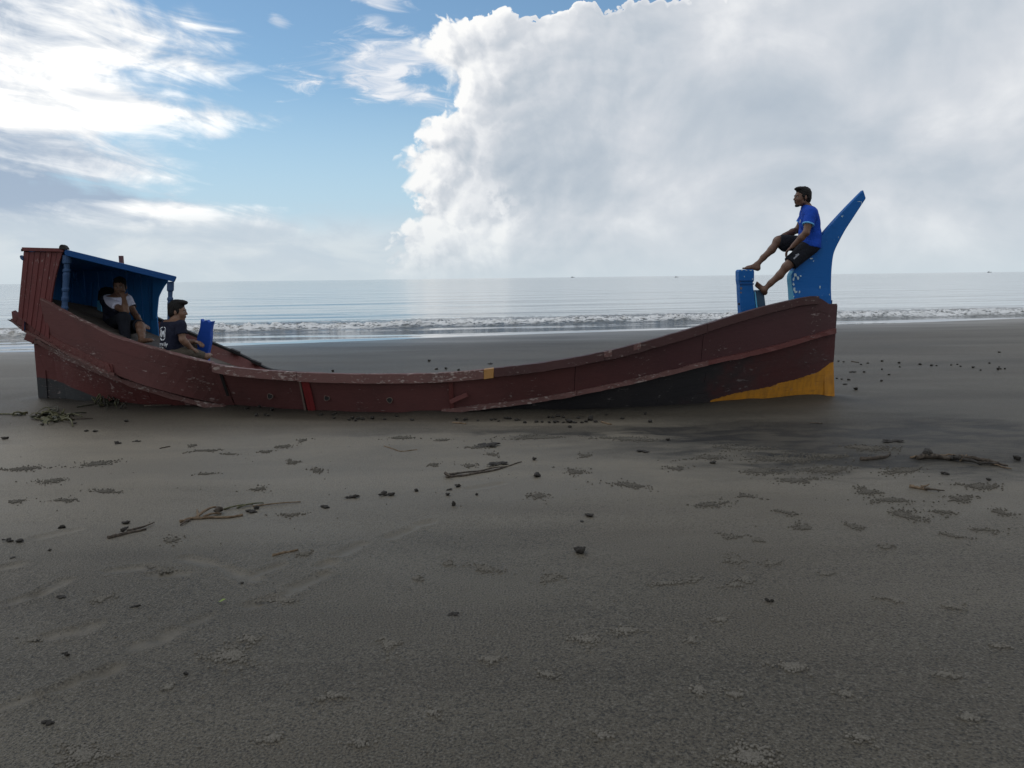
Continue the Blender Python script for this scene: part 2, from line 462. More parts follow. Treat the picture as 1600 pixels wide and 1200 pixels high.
# breaking wave: a lumpy ridge of foam along the shore
def surf_strip(name, s0, s1, ds, u0, u1, du, hfun, seed):
    U = np.arange(u0, u1, du); SS = np.arange(s0, s1, ds)
    uu, ss = np.meshgrid(U, SS)
    z = hfun(uu, ss)
    xx = uu; yy = 24.6 + 0.17 * uu + ss + 0.6 * np.sin(uu * 0.13 + seed) + 0.5 * fbm(uu * 0.25, uu * 0 + seed, 2, seed)
    co = np.stack([xx, yy, WATER_Z + z], -1).reshape(-1, 3)
    ny, nx = uu.shape; i = np.arange(nx * ny).reshape(ny, nx)
    f = np.stack([i[:-1, :-1], i[:-1, 1:], i[1:, 1:], i[1:, :-1]], -1).reshape(-1, 4)
    zc = z.reshape(-1)
    f = f[(zc[f] > -0.01).any(1)]
    o = mesh_obj(name, co, f, None, None, True)
    return o, uu.ravel(), ss.ravel(), z.ravel()
def wave_h(u, s):
    cr = 0.55 + 0.45 * fbm(u * 0.18, u * 0, 2, 31)
    front = 1 / (1 + np.exp(-(s - 3.0 - 0.35 * fbm(u * 0.8, s * 0, 2, 5)) * 4.5))
    h = front * np.exp(-np.maximum(s - 3.3, 0) / 2.0) * (0.20 + 0.12 * cr)
    lump = np.abs(fbm(u * 3.4, s * 3.6, 4, 17, 0.62))
    h = h * (0.62 + 1.1 * lump) + 0.012 * fbm(u * 3, s * 6, 3, 9) - 0.012
    h = h + np.exp(-((s - 7.2 - 0.4 * np.sin(u * .2)) / 0.5) ** 2) * 0.07 * (0.5 + fbm(u * .3, s * 0, 2, 77))
    return h
surf, su, ss_, sz = surf_strip('surf', 1.8, 9.5, 0.075, -32, 52, 0.075, wave_h, 2.0)
set_attr(surf.data, 's', ss_); set_attr(surf.data, 'h', sz)
tag(surf, kind='stuff', label='breaking line of white surf rolling onto the beach', cat='surf')
def foam(p):
    P = pos(); x, y, z = sep(P)
    s = attr('s'); h = attr('h')
    n = noise(vec(x * 0.9, y * 1.3, z * 3.0), 4.2, 6, 0.68, 0.4)
    n2 = noise(vec(x * 0.45, y * 2.6, 4.0), 1.0, 5, 0.6, 0.3)
    front = sstep(s, 2.4, 3.2) * sstep(s, 6.2, 4.2)
    back = sstep(n2, 0.52, 0.62) * sstep(s, 3.0, 4.5) * sstep(s, 9.6, 8.0)
    f = (sstep(n + front * 0.10, 0.50, 0.60) * front + back * 0.8).clamp()
    c = mixc(f, (0.12, 0.125, 0.12), (0.68, 0.69, 0.69)); lk(c, p.inputs['Base Color'])
    put(p.inputs['Roughness'], lin(f, 0, 1, 0.10, 0.8)); p.inputs['IOR'].default_value = 1.333
    lk(bump(n, 0.6, 0.12), p.inputs['Normal'])
surf.data.materials.append(material('foam', foam))

# ------------------------------------------------------------------ boat lines
def smooth_interp(pts):
    pts = sorted(pts); xs = np.array([p[0] for p in pts]); ys = np.array([p[1] for p in pts])
    d = np.diff(ys) / np.diff(xs)
    m = np.concatenate([[d[0]], np.where(d[:-1] * d[1:] > 0, 2 * d[:-1] * d[1:] / (d[:-1] + d[1:] + 1e-12), 0), [d[-1]]])
    def f(x):
        x = np.clip(np.asarray(x, float), xs[0], xs[-1])
        i = np.clip(np.searchsorted(xs, x) - 1, 0, len(xs) - 2)
        h = xs[i + 1] - xs[i]; t = (x - xs[i]) / h
        return ((2 * t**3 - 3 * t**2 + 1) * ys[i] + (t**3 - 2 * t**2 + t) * h * m[i] + (-2 * t**3 + 3 * t**2) * ys[i + 1] + (t**3 - t**2) * h * m[i + 1])
    return f
SP, BP = gnd(67, 619), gnd(1301, 619)          # foot of the stern post, foot of the stem
def Yc(x): return SP[1] + (BP[1] - SP[1]) * (x - SP[0]) / (BP[0] - SP[0])
bt = smooth_interp([(-6.7, 0.92), (-6.0, 1.0), (-5, 1.2), (-4, 1.33), (-2, 1.46), (-0.5, 1.48), (1, 1.36), (2, 1.10), (3, 0.70), (3.7, 0.42), (4.1, 0.2), (4.3, 0.075)])
_cl = [(67, 619), (140, 626), (260, 632), (385, 635), (540, 640), (700, 643), (850, 638.5), (950, 637), (1050, 633), (1120, 629), (1200, 625), (1260, 621), (1301, 619)]
_cg = [gnd(*p) for p in _cl]
bl = smooth_interp([(g[0], max(0.05, Yc(g[0]) - g[1])) for g in _cg])
def solve(px, py, bf):
    Y = 10.3
    for _ in range(30):
        p = at(px, py, Y); Y = 0.5 * Y + 0.5 * (Yc(p[0]) - bf(p[0], p[2]))
    return at(px, py, Y)
def line(pix, bf):
    P = [solve(a, b, bf) for a, b in pix]
    return smooth_interp([(p[0], p[2]) for p in P])
Tz = line([(22, 447), (62, 467), (100, 489), (150, 513.5), (175, 526), (210, 537), (245, 546.5), (300, 561), (330, 568), (370, 575), (430, 580), (500, 583.5), (580, 585), (650, 584.5),
           (700, 582.5), (770, 576), (850, 566.5), (950, 548.5), (1050, 522), (1100, 507.5), (1157, 490), (1235, 469.5), (1272, 463), (1281, 463.5), (1286, 471), (1291, 475.5), (1300, 475)], lambda x, z: bt(x))
def bmid(x, z):
    k = np.clip(z / Tz(x), 0, 1.1) ** 0.8
    return bl(x) + (bt(x) - bl(x)) * k
# wale / rub rail line.  ahead of X=-4.6 it is one line for strake and lower hull
Wz = line([(62, 529), (75, 537), (100, 550), (140, 569), (180, 585), (220, 600), (260, 611.5), (310, 624), (350, 632), (385, 638), (450, 646), (560, 652), (640, 648), (690, 643),
           (730, 638), (800, 630), (880, 618), (950, 604), (1050, 581), (1100, 568), (1200, 546), (1301, 517)], bmid)
bstern = smooth_interp([(-6.7, 0.06), (-6.45, 0.10), (-6.1, 0.36), (-5.6, 0.66), (-5.0, 0.92), (-4.4, 1.03), (-4.0, 1.12)])
def bwale(x): return np.where(x < -4.2, np.minimum(bstern(x), bmid(x, Wz(x))), bmid(x, Wz(x)))
# stern post foot is deep: lower stern rail solved again with its own narrow breadth
Lz = line([(64, 528), (75, 536), (100, 549), (140, 567), (180, 583), (220, 598), (260, 609.5), (310, 622), (350, 630), (385, 636)], lambda x, z: bwale(x))
Sz = line([(20, 500), (40, 516), (67, 530), (100, 549), (130, 563), (160, 578), (183, 586), (220, 600), (260, 611.5), (310, 624), (350, 632), (385, 638)], lambda x, z: np.maximum(bt(x) - 0.10, 0.05))
XS, XB = SP[0], BP[0]
def near(x, b, z): return np.array([x, Yc(x) - b, z])
def P_top(x): return near(x, float(bt(x)), float(Tz(x)))
def P_strake(x):                      # lower edge of the upper strake
    if x < -3.6:
        k = float(np.clip((x + 4.6) / 1.0, 0, 1)); k = k * k * (3 - 2 * k)
        a = near(x, float(bt(x)) - 0.10, float(Sz(x))); b = near(x, float(bwale(x)), float(Wz(x)))
        return a * (1 - k) + b * k
    return near(x, float(bwale(x)), float(Wz(x)))
def P_wale(x):                        # upper edge of the lower hull
    if x < -3.6:
        k = float(np.clip((x + 4.6) / 1.0, 0, 1)); k = k * k * (3 - 2 * k)
        return near(x, float(bwale(x)), float(Lz(x)) * (1 - k) + float(Wz(x)) * k)
    return near(x, float(bwale(x)), float(Wz(x)))
def P_keel(x):
    zb = -0.25
    return near(x, max(0.03, float(bl(x)) - 0.16), zb)
def P_foot(x): return near(x, float(bl(x)), -0.01)
def sag(x): return 0.33 * float(bt(x)) / 1.45
Fz = smooth_interp([(p[0], p[2]) for p in (at(150, 455, 12.15), at(244, 497.5, 12.2), at(284, 515, 12.25), at(330, 535, 12.3), at(380, 556, 12.35), at(430, 578, 12.4))]
                   + [(-2.4, 0.12), (-0.5, 0.10), (1, 0.24), (2, 0.45), (3, 0.86), (3.7, 1.12), (4.3, 1.32)])
def far(x): return np.array([x, Yc(x) + float(bt(x)), float(Fz(x))])

# ------------------------------------------------------------------ paint
def paint(name, base, worn, dirt, wear=0.5, scale=1.0, rough=0.55, zone=None, vert=False, spec=0.35, streak=1.0):
    def b(p):
        P = pos(); x, y, z = sep(P)
        sv = vec(x * (1.2 if not vert else 9.0), y * 2.0, z * (9.0 if not vert else 1.1))
        grain = noise(sv, 6.0 * scale, 5, 0.65)
        chip = noise(vec(x * (1.0 if not vert else 2.6), y, z * (2.6 if not vert else 0.8)), 9.0 * scale, 6, 0.7, 0.3)
        blot = noise(P, 1.7, 4, 0.6)
        c = base
        if zone: c = zone(P, x, y, z)
        c = mixc(sstep(blot, 0.40, 0.72) * 0.40, c, dirt)
        c = mixc(sstep(grain, 0.58, 0.72) * 0.45 * streak, c, dirt)
        k = sstep(chip + (blot - 0.5) * 0.35, 0.76 - 0.22 * wear, 0.80 - 0.20 * wear)
        c = mixc(k * 0.62, c, worn)
        k2 = sstep(noise(P, 55.0 * scale, 2, 0.5) + (blot - 0.5) * 0.5, 0.74, 0.78)
        c = mixc(k2 * 0.55 * min(1.0, wear * 2), c, worn)
        lk(c, p.inputs['Base Color'])
        put(p.inputs['Roughness'], lin(grain, 0.3, 0.7, rough - 0.08, rough + 0.15))
        p.inputs['Specular IOR Level'].default_value = spec
        n1 = bump(grain, 0.35, 0.006); n2 = bump(k, 0.6, 0.003, n1)
        lk(n2, p.inputs['Normal'])
    return material(name, b)
RED, RED_W, RED_D = (0.108, 0.034, 0.032), (0.36, 0.29, 0.27), (0.050, 0.026, 0.025)
def red_zone(P, x, y, z):
    w = noise(P, 1.1, 3, 0.6)
    return mixc(sstep(x + (w - 0.5) * 2.5, 0.2, 2.2), (0.112, 0.043, 0.041), (0.066, 0.026, 0.028))
M_red = paint('red_hull_paint', RED, RED_W, RED_D, 0.56, zone=red_zone)
M_redworn = paint('worn_red_paint', (0.105, 0.030, 0.027), (0.34, 0.28, 0.25), (0.06, 0.026, 0.022), 0.62, 1.2)
M_rail = paint('weathered_rail', (0.125, 0.060, 0.054), (0.38, 0.32, 0.29), (0.06, 0.038, 0.034), 0.92, 1.6, 0.7)
M_raildark = paint('dark_rail', (0.052, 0.020, 0.019), (0.25, 0.20, 0.18), (0.03, 0.016, 0.015), 0.62, 1.4, 0.6)
M_bright = paint('fresh_red_paint', (0.20, 0.026, 0.027), (0.3, 0.2, 0.18), (0.10, 0.015, 0.015), 0.25, 2.0, vert=True)
M_redpanel = paint('red_panel_paint', (0.115, 0.026, 0.025), (0.40, 0.33, 0.31), (0.05, 0.017, 0.017), 0.62, 1.3, vert=True)
M_blue = paint('blue_paint', (0.004, 0.052, 0.180), (0.42, 0.52, 0.58), (0.003, 0.045, 0.17), 0.16, 1.3, 0.5, spec=0.2)
M_bluechip = paint('chipped_blue_paint', (0.004, 0.090, 0.310), (0.45, 0.55, 0.60), (0.003, 0.060, 0.20), 0.12, 0.9, 0.5, spec=0.2, streak=1.6)
M_bluelight = paint('faded_blue_paint', (0.10, 0.36, 0.55), (0.5, 0.55, 0.55), (0.04, 0.2, 0.36), 0.4, 1.5, 0.6)
M_bluewall = paint('cabin_blue_paint', (0.016, 0.150, 0.400), (0.2, 0.3, 0.36), (0.010, 0.090, 0.24), 0.15, 1.3, 0.6, vert=True)
M_bluepost = paint('turned_post_paint', (0.026, 0.066, 0.150), (0.30, 0.38, 0.44), (0.018, 0.04, 0.09), 0.45, 2.5, 0.6)
M_navyblock = paint('slate_block_paint', (0.030, 0.070, 0.120), (0.35, 0.42, 0.45), (0.02, 0.04, 0.06), 0.35, 1.5, 0.6)
M_dark = paint('tarred_wood', (0.020, 0.018, 0.018), (0.12, 0.11, 0.10), (0.010, 0.010, 0.010), 0.30, 1.0, 0.8)
M_deck = paint('bare_deck_wood', (0.075, 0.062, 0.052), (0.20, 0.18, 0.16), (0.035, 0.03, 0.027), 0.35, 1.2, 0.8)
M_raw = paint('bare_batten_wood', (0.16, 0.12, 0.10), (0.30, 0.26, 0.22), (0.07, 0.05, 0.042), 0.5, 2.0, 0.8, vert=True)
M_yellowpatch = paint('ochre_patch', (0.30, 0.155, 0.045), (0.4, 0.3, 0.2), (0.15, 0.08, 0.03), 0.5, 2.0)
# lower bow: black, dark red, yellow, with the painted edges where the boat has them
_yl = [solve(a, b, bmid) for a, b in ((1112, 627), (1150, 616.5), (1200, 606), (1240, 596), (1268, 586), (1285, 577), (1301, 566))]
_YL = sorted((p[0], p[2]) for p in _yl)
_YL = [(-8.0, -1.0), (_YL[0][0] - 0.05, -0.2)] + _YL + [(6.0, _YL[-1][1])]
def bow_zone(P, x, y, z):
    wob = noise(P, 5.0, 4, 0.6)
    red = sstep(x + (wob - 0.5) * 1.6 + (z - 0.5) * -0.3, 2.35, 3.3)
    c = mixc(red, (0.022, 0.021, 0.023), (0.064, 0.020, 0.020))
    line_ = lin(x, _YL[1][0], _YL[2][0], _YL[1][1], _YL[2][1])
    for (a, za), (b_, zb) in zip(_YL[2:-1], _YL[3:]):
        if b_ - a < 1e-4: continue
        line_ = line_ + lin(x, a, b_, 0.0, zb - za)
    yel = sstep(line_ - z + (wob - 0.5) * 0.09 + (noise(P, 26.0, 3, 0.6) - 0.5) * 0.02, -0.006, 0.006)
    return mixc(yel, c, mixc(sstep(noise(vec(x * 6.0, y, z * 1.5), 4.0, 4, 0.6), 0.4, 0.7) * 0.6, (0.44, 0.19, 0.014), (0.26, 0.115, 0.016)))
M_bow = paint('bow_bottom_paint', (0.02, 0.02, 0.02), (0.17, 0.155, 0.15), (0.040, 0.034, 0.033), 0.62, 1.0, 0.65, zone=bow_zone, streak=1.0)
_bs = [gnd(150, 627), at(67, 590, SP[1])]
def stern_zone(P, x, y, z):
    wob = noise(P, 4.0, 3, 0.6)
    a, b_ = at(67, 588, SP[1]), solve(152, 624, bmid)
    k = sstep(lin(x, a[0], b_[0], a[2], b_[2]) - z + (wob - 0.5) * 0.05, -0.006, 0.008)
    k = k * sstep(x, b_[0] + 0.2, b_[0] - 0.05)
    return mixc(k, (0.100, 0.027, 0.025), (0.030, 0.033, 0.035))
M_stern = paint('stern_bottom_paint', RED, (0.36, 0.29, 0.27), (0.05, 0.02, 0.018), 0.75, 1.2, 0.6, zone=stern_zone)

# ------------------------------------------------------------------ builders
BOAT = empty('fishing_boat', (0.0, float(Yc(0.0)), 0.0))
tag(BOAT, 'long dark red wooden fishing boat half buried in the beach, with blue bow horn', 'boat')
def part(name, verts, faces, mat, parent=BOAT, smooth=False, bevel=0.0):
    o = mesh_obj(name, verts, faces, mat, None, smooth)
    c = np.mean(np.array([list(v.co) for v in o.data.vertices]), 0)
    rebase(o, c)
    if bevel:
        m = o.modifiers.new('edge', 'BEVEL'); m.width = bevel; m.segments = 2; m.limit_method = 'ANGLE'; m.angle_limit = rad(40)
    adopt(o, parent)
    return o
def ruled(name, fa, fb, x0, x1, v0, v1, thick, mat, parent, n=None, inward=(0, 1, 0), gap=0.003, jig=0.0, rowsub=1):
    """solid board on the ruled surface between two edge lines"""
    n = n or max(2, int((x1 - x0) / 0.12) + 1)
    xs = np.linspace(x0 + gap, x1 - gap, n)
    vs = np.linspace(v0, v1, rowsub + 1)
    inn = np.array(inward, float)
    front = []
    for v in vs:
        row = []
        for x in xs:
            a, b = fa(x), fb(x)
            q = a + (b - a) * v
            row.append(q + inn * jig)
        front.append(row)
    F = np.array(front); Bk = F + inn * thick
    nr = rowsub + 1; N = n
    verts = np.concatenate([F.reshape(-1, 3), Bk.reshape(-1, 3)])
    off = nr * N; f = []
    for r in range(nr - 1):
        for i in range(N - 1):
            a = r * N + i
            f.append((a, a + 1, a + N + 1, a + N)); f.append((off + a, off + a + N, off + a + N + 1, off + a + 1))
    for i in range(N - 1):
        f.append((i, off + i, off + i + 1, i + 1)); a = (nr - 1) * N + i
        f.append((a, a + 1, off + a + 1, off + a))
    for r in range(nr - 1):
        a = r * N; f.append((a, a + N, off + a + N, off + a)); a = r * N + N - 1
        f.append((a, off + a, off + a + N, a + N))
    return part(name, verts, f, mat, parent, smooth=False)
def sweep(name, fpt, x0, x1, prof, mat, parent, n=None, wob=0.0, bevel=0.0):
    """sweep a closed profile [(dy,dz)..] along fpt(x); dy negative is outboard"""
    n = n or max(3, int((x1 - x0) / 0.09) + 1)
    xs = np.linspace(x0, x1, n); k = len(prof); verts = []; f = []
    for x in xs:
        q = fpt(x)
        for j, (dy, dz) in enumerate(prof):
            verts.append(q + np.array([0, dy, dz]) + (RNG.normal(0, wob, 3) if wob else 0))
    for i in range(n - 1):
        for j in range(k):
            a = i * k + j; b = i * k + (j + 1) % k
            f.append((a, b, b + k, a + k))
    f.append(tuple(range(k))[::-1]); f.append(tuple((n - 1) * k + j for j in range(k)))
    return part(name, verts, f, mat, parent, bevel=bevel)
def prism(name, outline, Y0, Y1, mat, parent, bevel=0.0):
    """outline: near-face points (x,z) ; extruded in depth from Y0 to Y1"""
    n = len(outline)
    v = [(x, Y0, z) for x, z in outline] + [(x, Y1, z) for x, z in outline]
    f = [tuple(range(n)), tuple(range(2 * n - 1, n - 1, -1))]
    f += [(i, i + n, (i + 1) % n + n, (i + 1) % n) for i in range(n)]
    o = part(name, v, f, mat, parent, bevel=bevel)
    bm = bmesh.new(); bm.from_mesh(o.data); bmesh.ops.recalc_face_normals(bm, faces=bm.faces); bm.to_mesh(o.data); bm.free()
    return o
def pxo(pix, Y): return [(at(a, b, Y)[0], at(a, b, Y)[2]) for a, b in pix]
def boxp(name, c, size, mat, parent, rot=None, bevel=0.0):
    sx, sy, sz = [s / 2 for s in size]
    v = np.array([(a * sx, b * sy, d * sz) for a in (-1, 1) for b in (-1, 1) for d in (-1, 1)])
    if rot is not None: v = v @ np.array(rot.to_3x3()).T
    f = [(0, 1, 3, 2), (4, 6, 7, 5), (0, 4, 5, 1), (2, 3, 7, 6), (0, 2, 6, 4), (1, 5, 7, 3)]
    return part(name, v + np.array(c), f, mat, parent, bevel=bevel)
def xat(px, f):                      # station where an edge line passes a place in the survey photo
    best = min(np.linspace(XS - 0.3, XB, 900), key=lambda x: abs(proj(f(x))[0] - px)); return float(best)
def proj(p):
    q = CAM_N.T @ (np.asarray(p, float) - np.array([0, 0, CAM_H]))
    return 800 + FPX * q[0] / -q[2], 600 - FPX * q[1] / -q[2]

# ------------------------------------------------------------------ hull
# inner shell (dark, seen from inside and between boards)
def shell():
    xs = np.linspace(XS + 0.25, XB - 0.02, 70); v = []; f = []
    for x in xs:
        t = P_top(x) + [0, 0.045, -0.02]; s = P_strake(x) + [0, 0.05, 0]; k = P_keel(x) + [0, 0.05, 0]
        if x < -5.9: t = s + [0, 0.02, 0.01]
        w = P_wale(x) + [0, 0.05, 0]
        fr = far(x) + [0, -0.045, -0.03]; fk = np.array([x, 2 * Yc(x) - k[1], k[2]]); fm = (fr + fk) / 2 + [0, 0.06, 0]
        cl = np.array([x, Yc(x), -0.28])
        v += [t, s, w, k, cl, fk, fm, fr]
    n = 8
    for i in range(len(xs) - 1):
        for j in range(n - 1):
            a = i * n + j; f.append((a, a + 1, a + n + 1, a + n))
    return part('hull', v, f, M_dark, BOAT)
HULL = shell()
x337, x470, x703 = xat(341, P_top), xat(470, P_top), xat(703, P_top)
x62 = xat(62, P_top)
joints = [x62, x337, x470, x703, xat(900, P_top), xat(1100, P_top), XB - 0.05]
for i, (a, b) in enumerate(zip(joints[:-1], joints[1:])):
    for r in range(3):
        ruled('plank', P_strake, P_top, a, b, r / 3 - 0.004, (r + 1) / 3 + 0.003, 0.035, M_red, HULL, gap=0.003, jig=(0.014 if i == 1 else 0.0) + (0.0, 0.0035, -0.001)[r], rowsub=1)
# lower stern boards
for r in range(5):
    for a, b in ((XS + 0.03, -5.0 + 0.25 * (r % 2)), (-5.0 + 0.25 * (r % 2), -2.6)):
        ruled('plank', P_keel, P_wale, a, b, r / 5 - 0.006, (r + 1) / 5 + 0.004, 0.03, M_stern, HULL, gap=0.002, jig=0.007 * ((r * 7 + 3) % 3 - 1))
# lower bow boards
for r in range(6):
    cut = 1.2 + 0.6 * ((r * 5) % 3)
    for a, b in ((-2.6, cut), (cut, XB - 0.04)):
        ruled('plank', P_keel, P_wale, a, b, r / 6 - 0.004, (r + 1) / 6 + 0.003, 0.03, M_bow, HULL, gap=0.0015, jig=0.003 * ((r * 5 + 1) % 3 - 1))
# far side boards
def P_farkeel(x): k = P_keel(x); return np.array([x, 2 * Yc(x) - k[1], k[2]])
for a, b in ((-6.3, -3.4), (-3.4, -0.6), (-0.6, 2.0), (2.0, XB - 0.05)):
    for r in range(3):
        ruled('plank', P_farkeel, far, a, b, r / 3 + 0.004, (r + 1) / 3 - 0.004, 0.03, M_redworn, HULL, inward=(0, -1, 0), gap=0.004)
# gunwale rails, near side, in lengths
def rail(name, a, b, mat, h=0.105, out=0.030, inn=0.07, parent=HULL):
    return sweep(name, P_top, a, b, [(-out, 0.004), (inn, 0.004), (inn, -0.045), (0.036, -0.05), (0.036, -h + 0.01), (-0.002, -h), (-out, -h + 0.006)][::-1], mat, parent, wob=0.0016)
xr = [xat(332, P_top), xat(465, P_top), xat(757, P_top), xat(772, P_top), xat(945, P_top), xat(1105, P_top), xat(1279, P_top)]
rail('gunwale_rail', xr[0], xr[1] - 0.006, M_rail)
rail('gunwale_rail', xr[1], xr[2] - 0.006, M_rail, 0.112)
o = rail('gunwale_rail', xr[2], xr[3], M_yellowpatch, 0.115, 0.033); o['label'] = 'ochre painted block in the gunwale rail'
rail('gunwale_rail', xr[3] + 0.004, xr[4], M_raildark)
rail('gunwale_rail', xr[4] + 0.006, xr[5], M_raildark, 0.11)
rail('gunwale_rail', xr[5] + 0.006, xr[6], M_raildark, 0.10)
for px in (950, 995):
    xa = xat(px, P_top); rail('rail_patch', xa - 0.045, xa + 0.045, M_rail, 0.07, 0.036)
# bare worn edge at the stern
sweep('gunwale_cap', P_top, x62 + 0.01, xr[0] - 0.005, [(-0.006, 0.012), (0.11, 0.012), (0.11, -0.02), (0.037, -0.022), (0.037, 0.0), (-0.006, 0.001)][::-1], M_rail, HULL, wob=0.003)
sweep('gunwale_rail', far, -6.2, XB - 0.1, [(-0.05, 0.012), (0.035, 0.012), (0.035, -0.09), (-0.05, -0.09)][::-1], M_dark, HULL)
for px, py in ((368, 549), (401, 565)):
    q = at(px, py, 12.3); boxp('rail_cleat', (q[0], q[1] - 0.02, Fz(q[0]) + 0.03), (0.14, 0.09, 0.04), M_dark, HULL, Matrix.Rotation(rad(24), 4, 'Y'))
# rub rails
def rub(a, b, mat, f=P_wale, h=0.062, out=0.045):
    return sweep('rub_rail', f, a, b, [(-out, 0.030), (0.02, 0.034), (0.02, -h + 0.03), (-out, -h + 0.034)][::-1], mat, HULL, wob=0.0035)
sweep('rub_rail', P_wale, XS - 0.02, -3.1, [(-0.075, -0.008), (0.02, 0.004), (0.02, -0.085), (-0.068, -0.078)][::-1], M_rail, HULL, wob=0.004)
xs_ = [xat(690, P_wale), xat(900, P_wale), xat(1105, P_wale), XB - 0.06]
for a, b in zip(xs_[:-1], xs_[1:]): rub(a + 0.004, b, M_rail if b < 3 else M_redworn)
# heavy wale under the stern counter with its small blocks
def P_counter(x): q = P_strake(x); return q + np.array([0, -0.0, 0.0])
xw0, xw1 = xat(22, P_counter), xat(178, P_counter)
sweep('stern_wale', P_counter, xw0, xw1, [(-0.032, 0.125), (0.05, 0.14), (0.05, 0.0), (-0.030, 0.0)][::-1], M_redworn, HULL, wob=0.002)
sweep('wale_edge', P_counter, xw0 - 0.01, xw1 + 0.02, [(-0.046, 0.020), (-0.02, 0.024), (-0.02, -0.014), (-0.042, -0.014)][::-1], M_rail, HULL, wob=0.002)
for px in list(range(27, 64, 9)) + list(range(84, 172, 10)):
    xa = xat(px, P_counter); q = P_counter(xa)
    sl = (P_counter(xa + 0.05) - P_counter(xa - 0.05)); an = math.atan2(sl[2], sl[0])
    boxp('wale_block', q + np.array([0, -0.031, 0.075]), (0.050 + 0.008 * random.random(), 0.014, 0.06), M_redworn, HULL, Matrix.Rotation(-an, 4, 'Y'), 0.004)
xa = xat(172, P_counter); q = P_counter(xa)
boxp('wale_end_block', q + np.array([0.01, -0.04, 0.06]), (0.05, 0.03, 0.10), M_redworn, HULL, Matrix.Rotation(rad(-20), 4, 'Y'), 0.006)
# stern post and keel fin
prism('stern_post', [(XS - 0.03, -0.3), (XS + 0.10, -0.3), (XS + 0.12, float(Lz(XS + 0.1)) + 0.02), (XS - 0.02, float(Lz(XS)) + 0.04)], Yc(XS) - 0.07, Yc(XS) + 0.07, M_stern, HULL, 0.006)
q = P_wale(XS); boxp('rail_end', q + np.array([-0.03, -0.02, -0.0]), (0.14, 0.12, 0.10), M_redworn, HULL, Matrix.Rotation(rad(25), 4, 'Y'), 0.008)
# counter underside and stern closing boards
def P_under(x): return P_strake(x) + [0, 0.03, 0.005]
def P_underin(x): return np.array([x, Yc(x) + 0.0, float(Lz(x)) - 0.0])
ruled('counter_bottom', P_under, lambda x: P_wale(x) + np.array([0, 0.03, -0.02]), XS + 0.1, -4.5, 0, 1, 0.02, M_dark, HULL)
# vertical joint battens on the strake
def batten(px, w, mat, proud=0.03, v0=0.03, v1=0.82, tilt=0.0, name='batten'):
    xa = xat(px, P_top)
    pts = []
    for v, dx in ((v0, -tilt), (v1, tilt)):
        a, b = P_strake(xa + dx), P_top(xa + dx); pts.append(a + (b - a) * v)
    lo, hi = pts; hw = w / 2
    v = []
    for q in (lo, hi):
        for sx in (-hw, hw):
            for dy in (-proud, 0.01): v.append(q + np.array([sx, dy, 0]))
    f = [(0, 2, 6, 4), (1, 5, 7, 3), (0, 4, 5, 1), (2, 3, 7, 6), (4, 6, 7, 5), (0, 1, 3, 2)]
    return part(name, v, f, mat, HULL, bevel=0.003)
batten(464.5, 0.022, M_raw, 0.036, 0.02, 0.88, 0.012)
batten(471, 0.050, M_bright, 0.020, 0.05, 0.80)
batten(477.5, 0.050, M_bright, 0.026, 0.05, 0.80)
batten(703, 0.055, M_redworn, 0.032, 0.05, 0.80)
batten(338, 0.035, M_dark, 0.012, 0.25, 0.8, 0.01)
def stick_on(px0, py0, px1, py1, r, mat, name):
    a, b = solve(px0, py0, bmid) + [0, -0.05, 0], solve(px1, py1, bmid) + [0, -0.06, 0]
    d = Vector(b - a); rot = d.to_track_quat('X', 'Z').to_matrix()
    return boxp(name, (a + b) / 2, (d.length, 0.035, r), mat, HULL, rot, 0.004)
stick_on(704, 627, 731, 615, 0.055, M_redworn, 'brace')
stick_on(60, 530, 60.5, 531, 0.01, M_dark, 'bolt')
# drain holes: sleeves with a dark bore
def disc_hole(px, py, r):
    c = solve(px, py, bmid) + np.array([0, -0.016, 0]); n = 14; v = []; f = []
    prof = [(r * 1.25, 0.014), (r * 1.22, -0.004), (r, -0.006), (r * 0.95, 0.003), (0.0001, 0.004)]
    for rr, dy in prof:
        for k in range(n):
            t = 2 * math.pi * k / n; w = 1 + 0.10 * math.sin(3 * t + px)
            v.append(c + np.array([rr * w * math.cos(t), dy, rr * w * math.sin(t)]))
    for i in range(len(prof) - 1):
        for k in range(n):
            a = i * n + k; b = i * n + (k + 1) % n; f.append((a, b, b + n, a + n))
    o = part('drain_hole', v, f, M_raw, HULL); o.data.materials.append(M_dark)
    for i, pl in enumerate(o.data.polygons): pl.material_index = 1 if i >= 2 * n else 0
for px, py in ((422.5, 619), (511, 621.5), (609, 625)): disc_hole(px, py, 0.030)
# ------------------------------------------------------------------ bow
STEM = prism('stem_post', [(XB - 0.12, -0.3), (XB + 0.02, -0.3)] + pxo([(1302.5, 560), (1301, 520), (1300, 476), (1284, 476)], Yc(XB) - 0.08), Yc(XB) - 0.085, Yc(XB) + 0.085, M_bow, BOAT, 0.012)
STEM.data.materials.append(M_red)
def stem_top(P, x, y, z):
    k = sstep(z, float(Wz(XB)) - 0.01, float(Wz(XB)) + 0.01)
    return mixc(k, bow_zone(P, x, y, z), RED)
STEM.data.materials[0] = paint('stem_paint', RED, RED_W, RED_D, 0.25, 1.0, zone=stem_top)
YH0 = Yc(XB) - 0.105
horn_px = [(1240, 480), (1240.5, 466), (1238, 450), (1236.5, 434), (1240, 424), (1262, 399), (1283, 371.5), (1300, 352), (1326, 324), (1353, 295.5), (1357, 309), (1336, 341),
           (1322, 362), (1314.5, 376), (1307.5, 389), (1303.5, 401), (1301, 423), (1299.5, 450), (1299, 470), (1293, 474), (1286, 476), (1270, 482)]
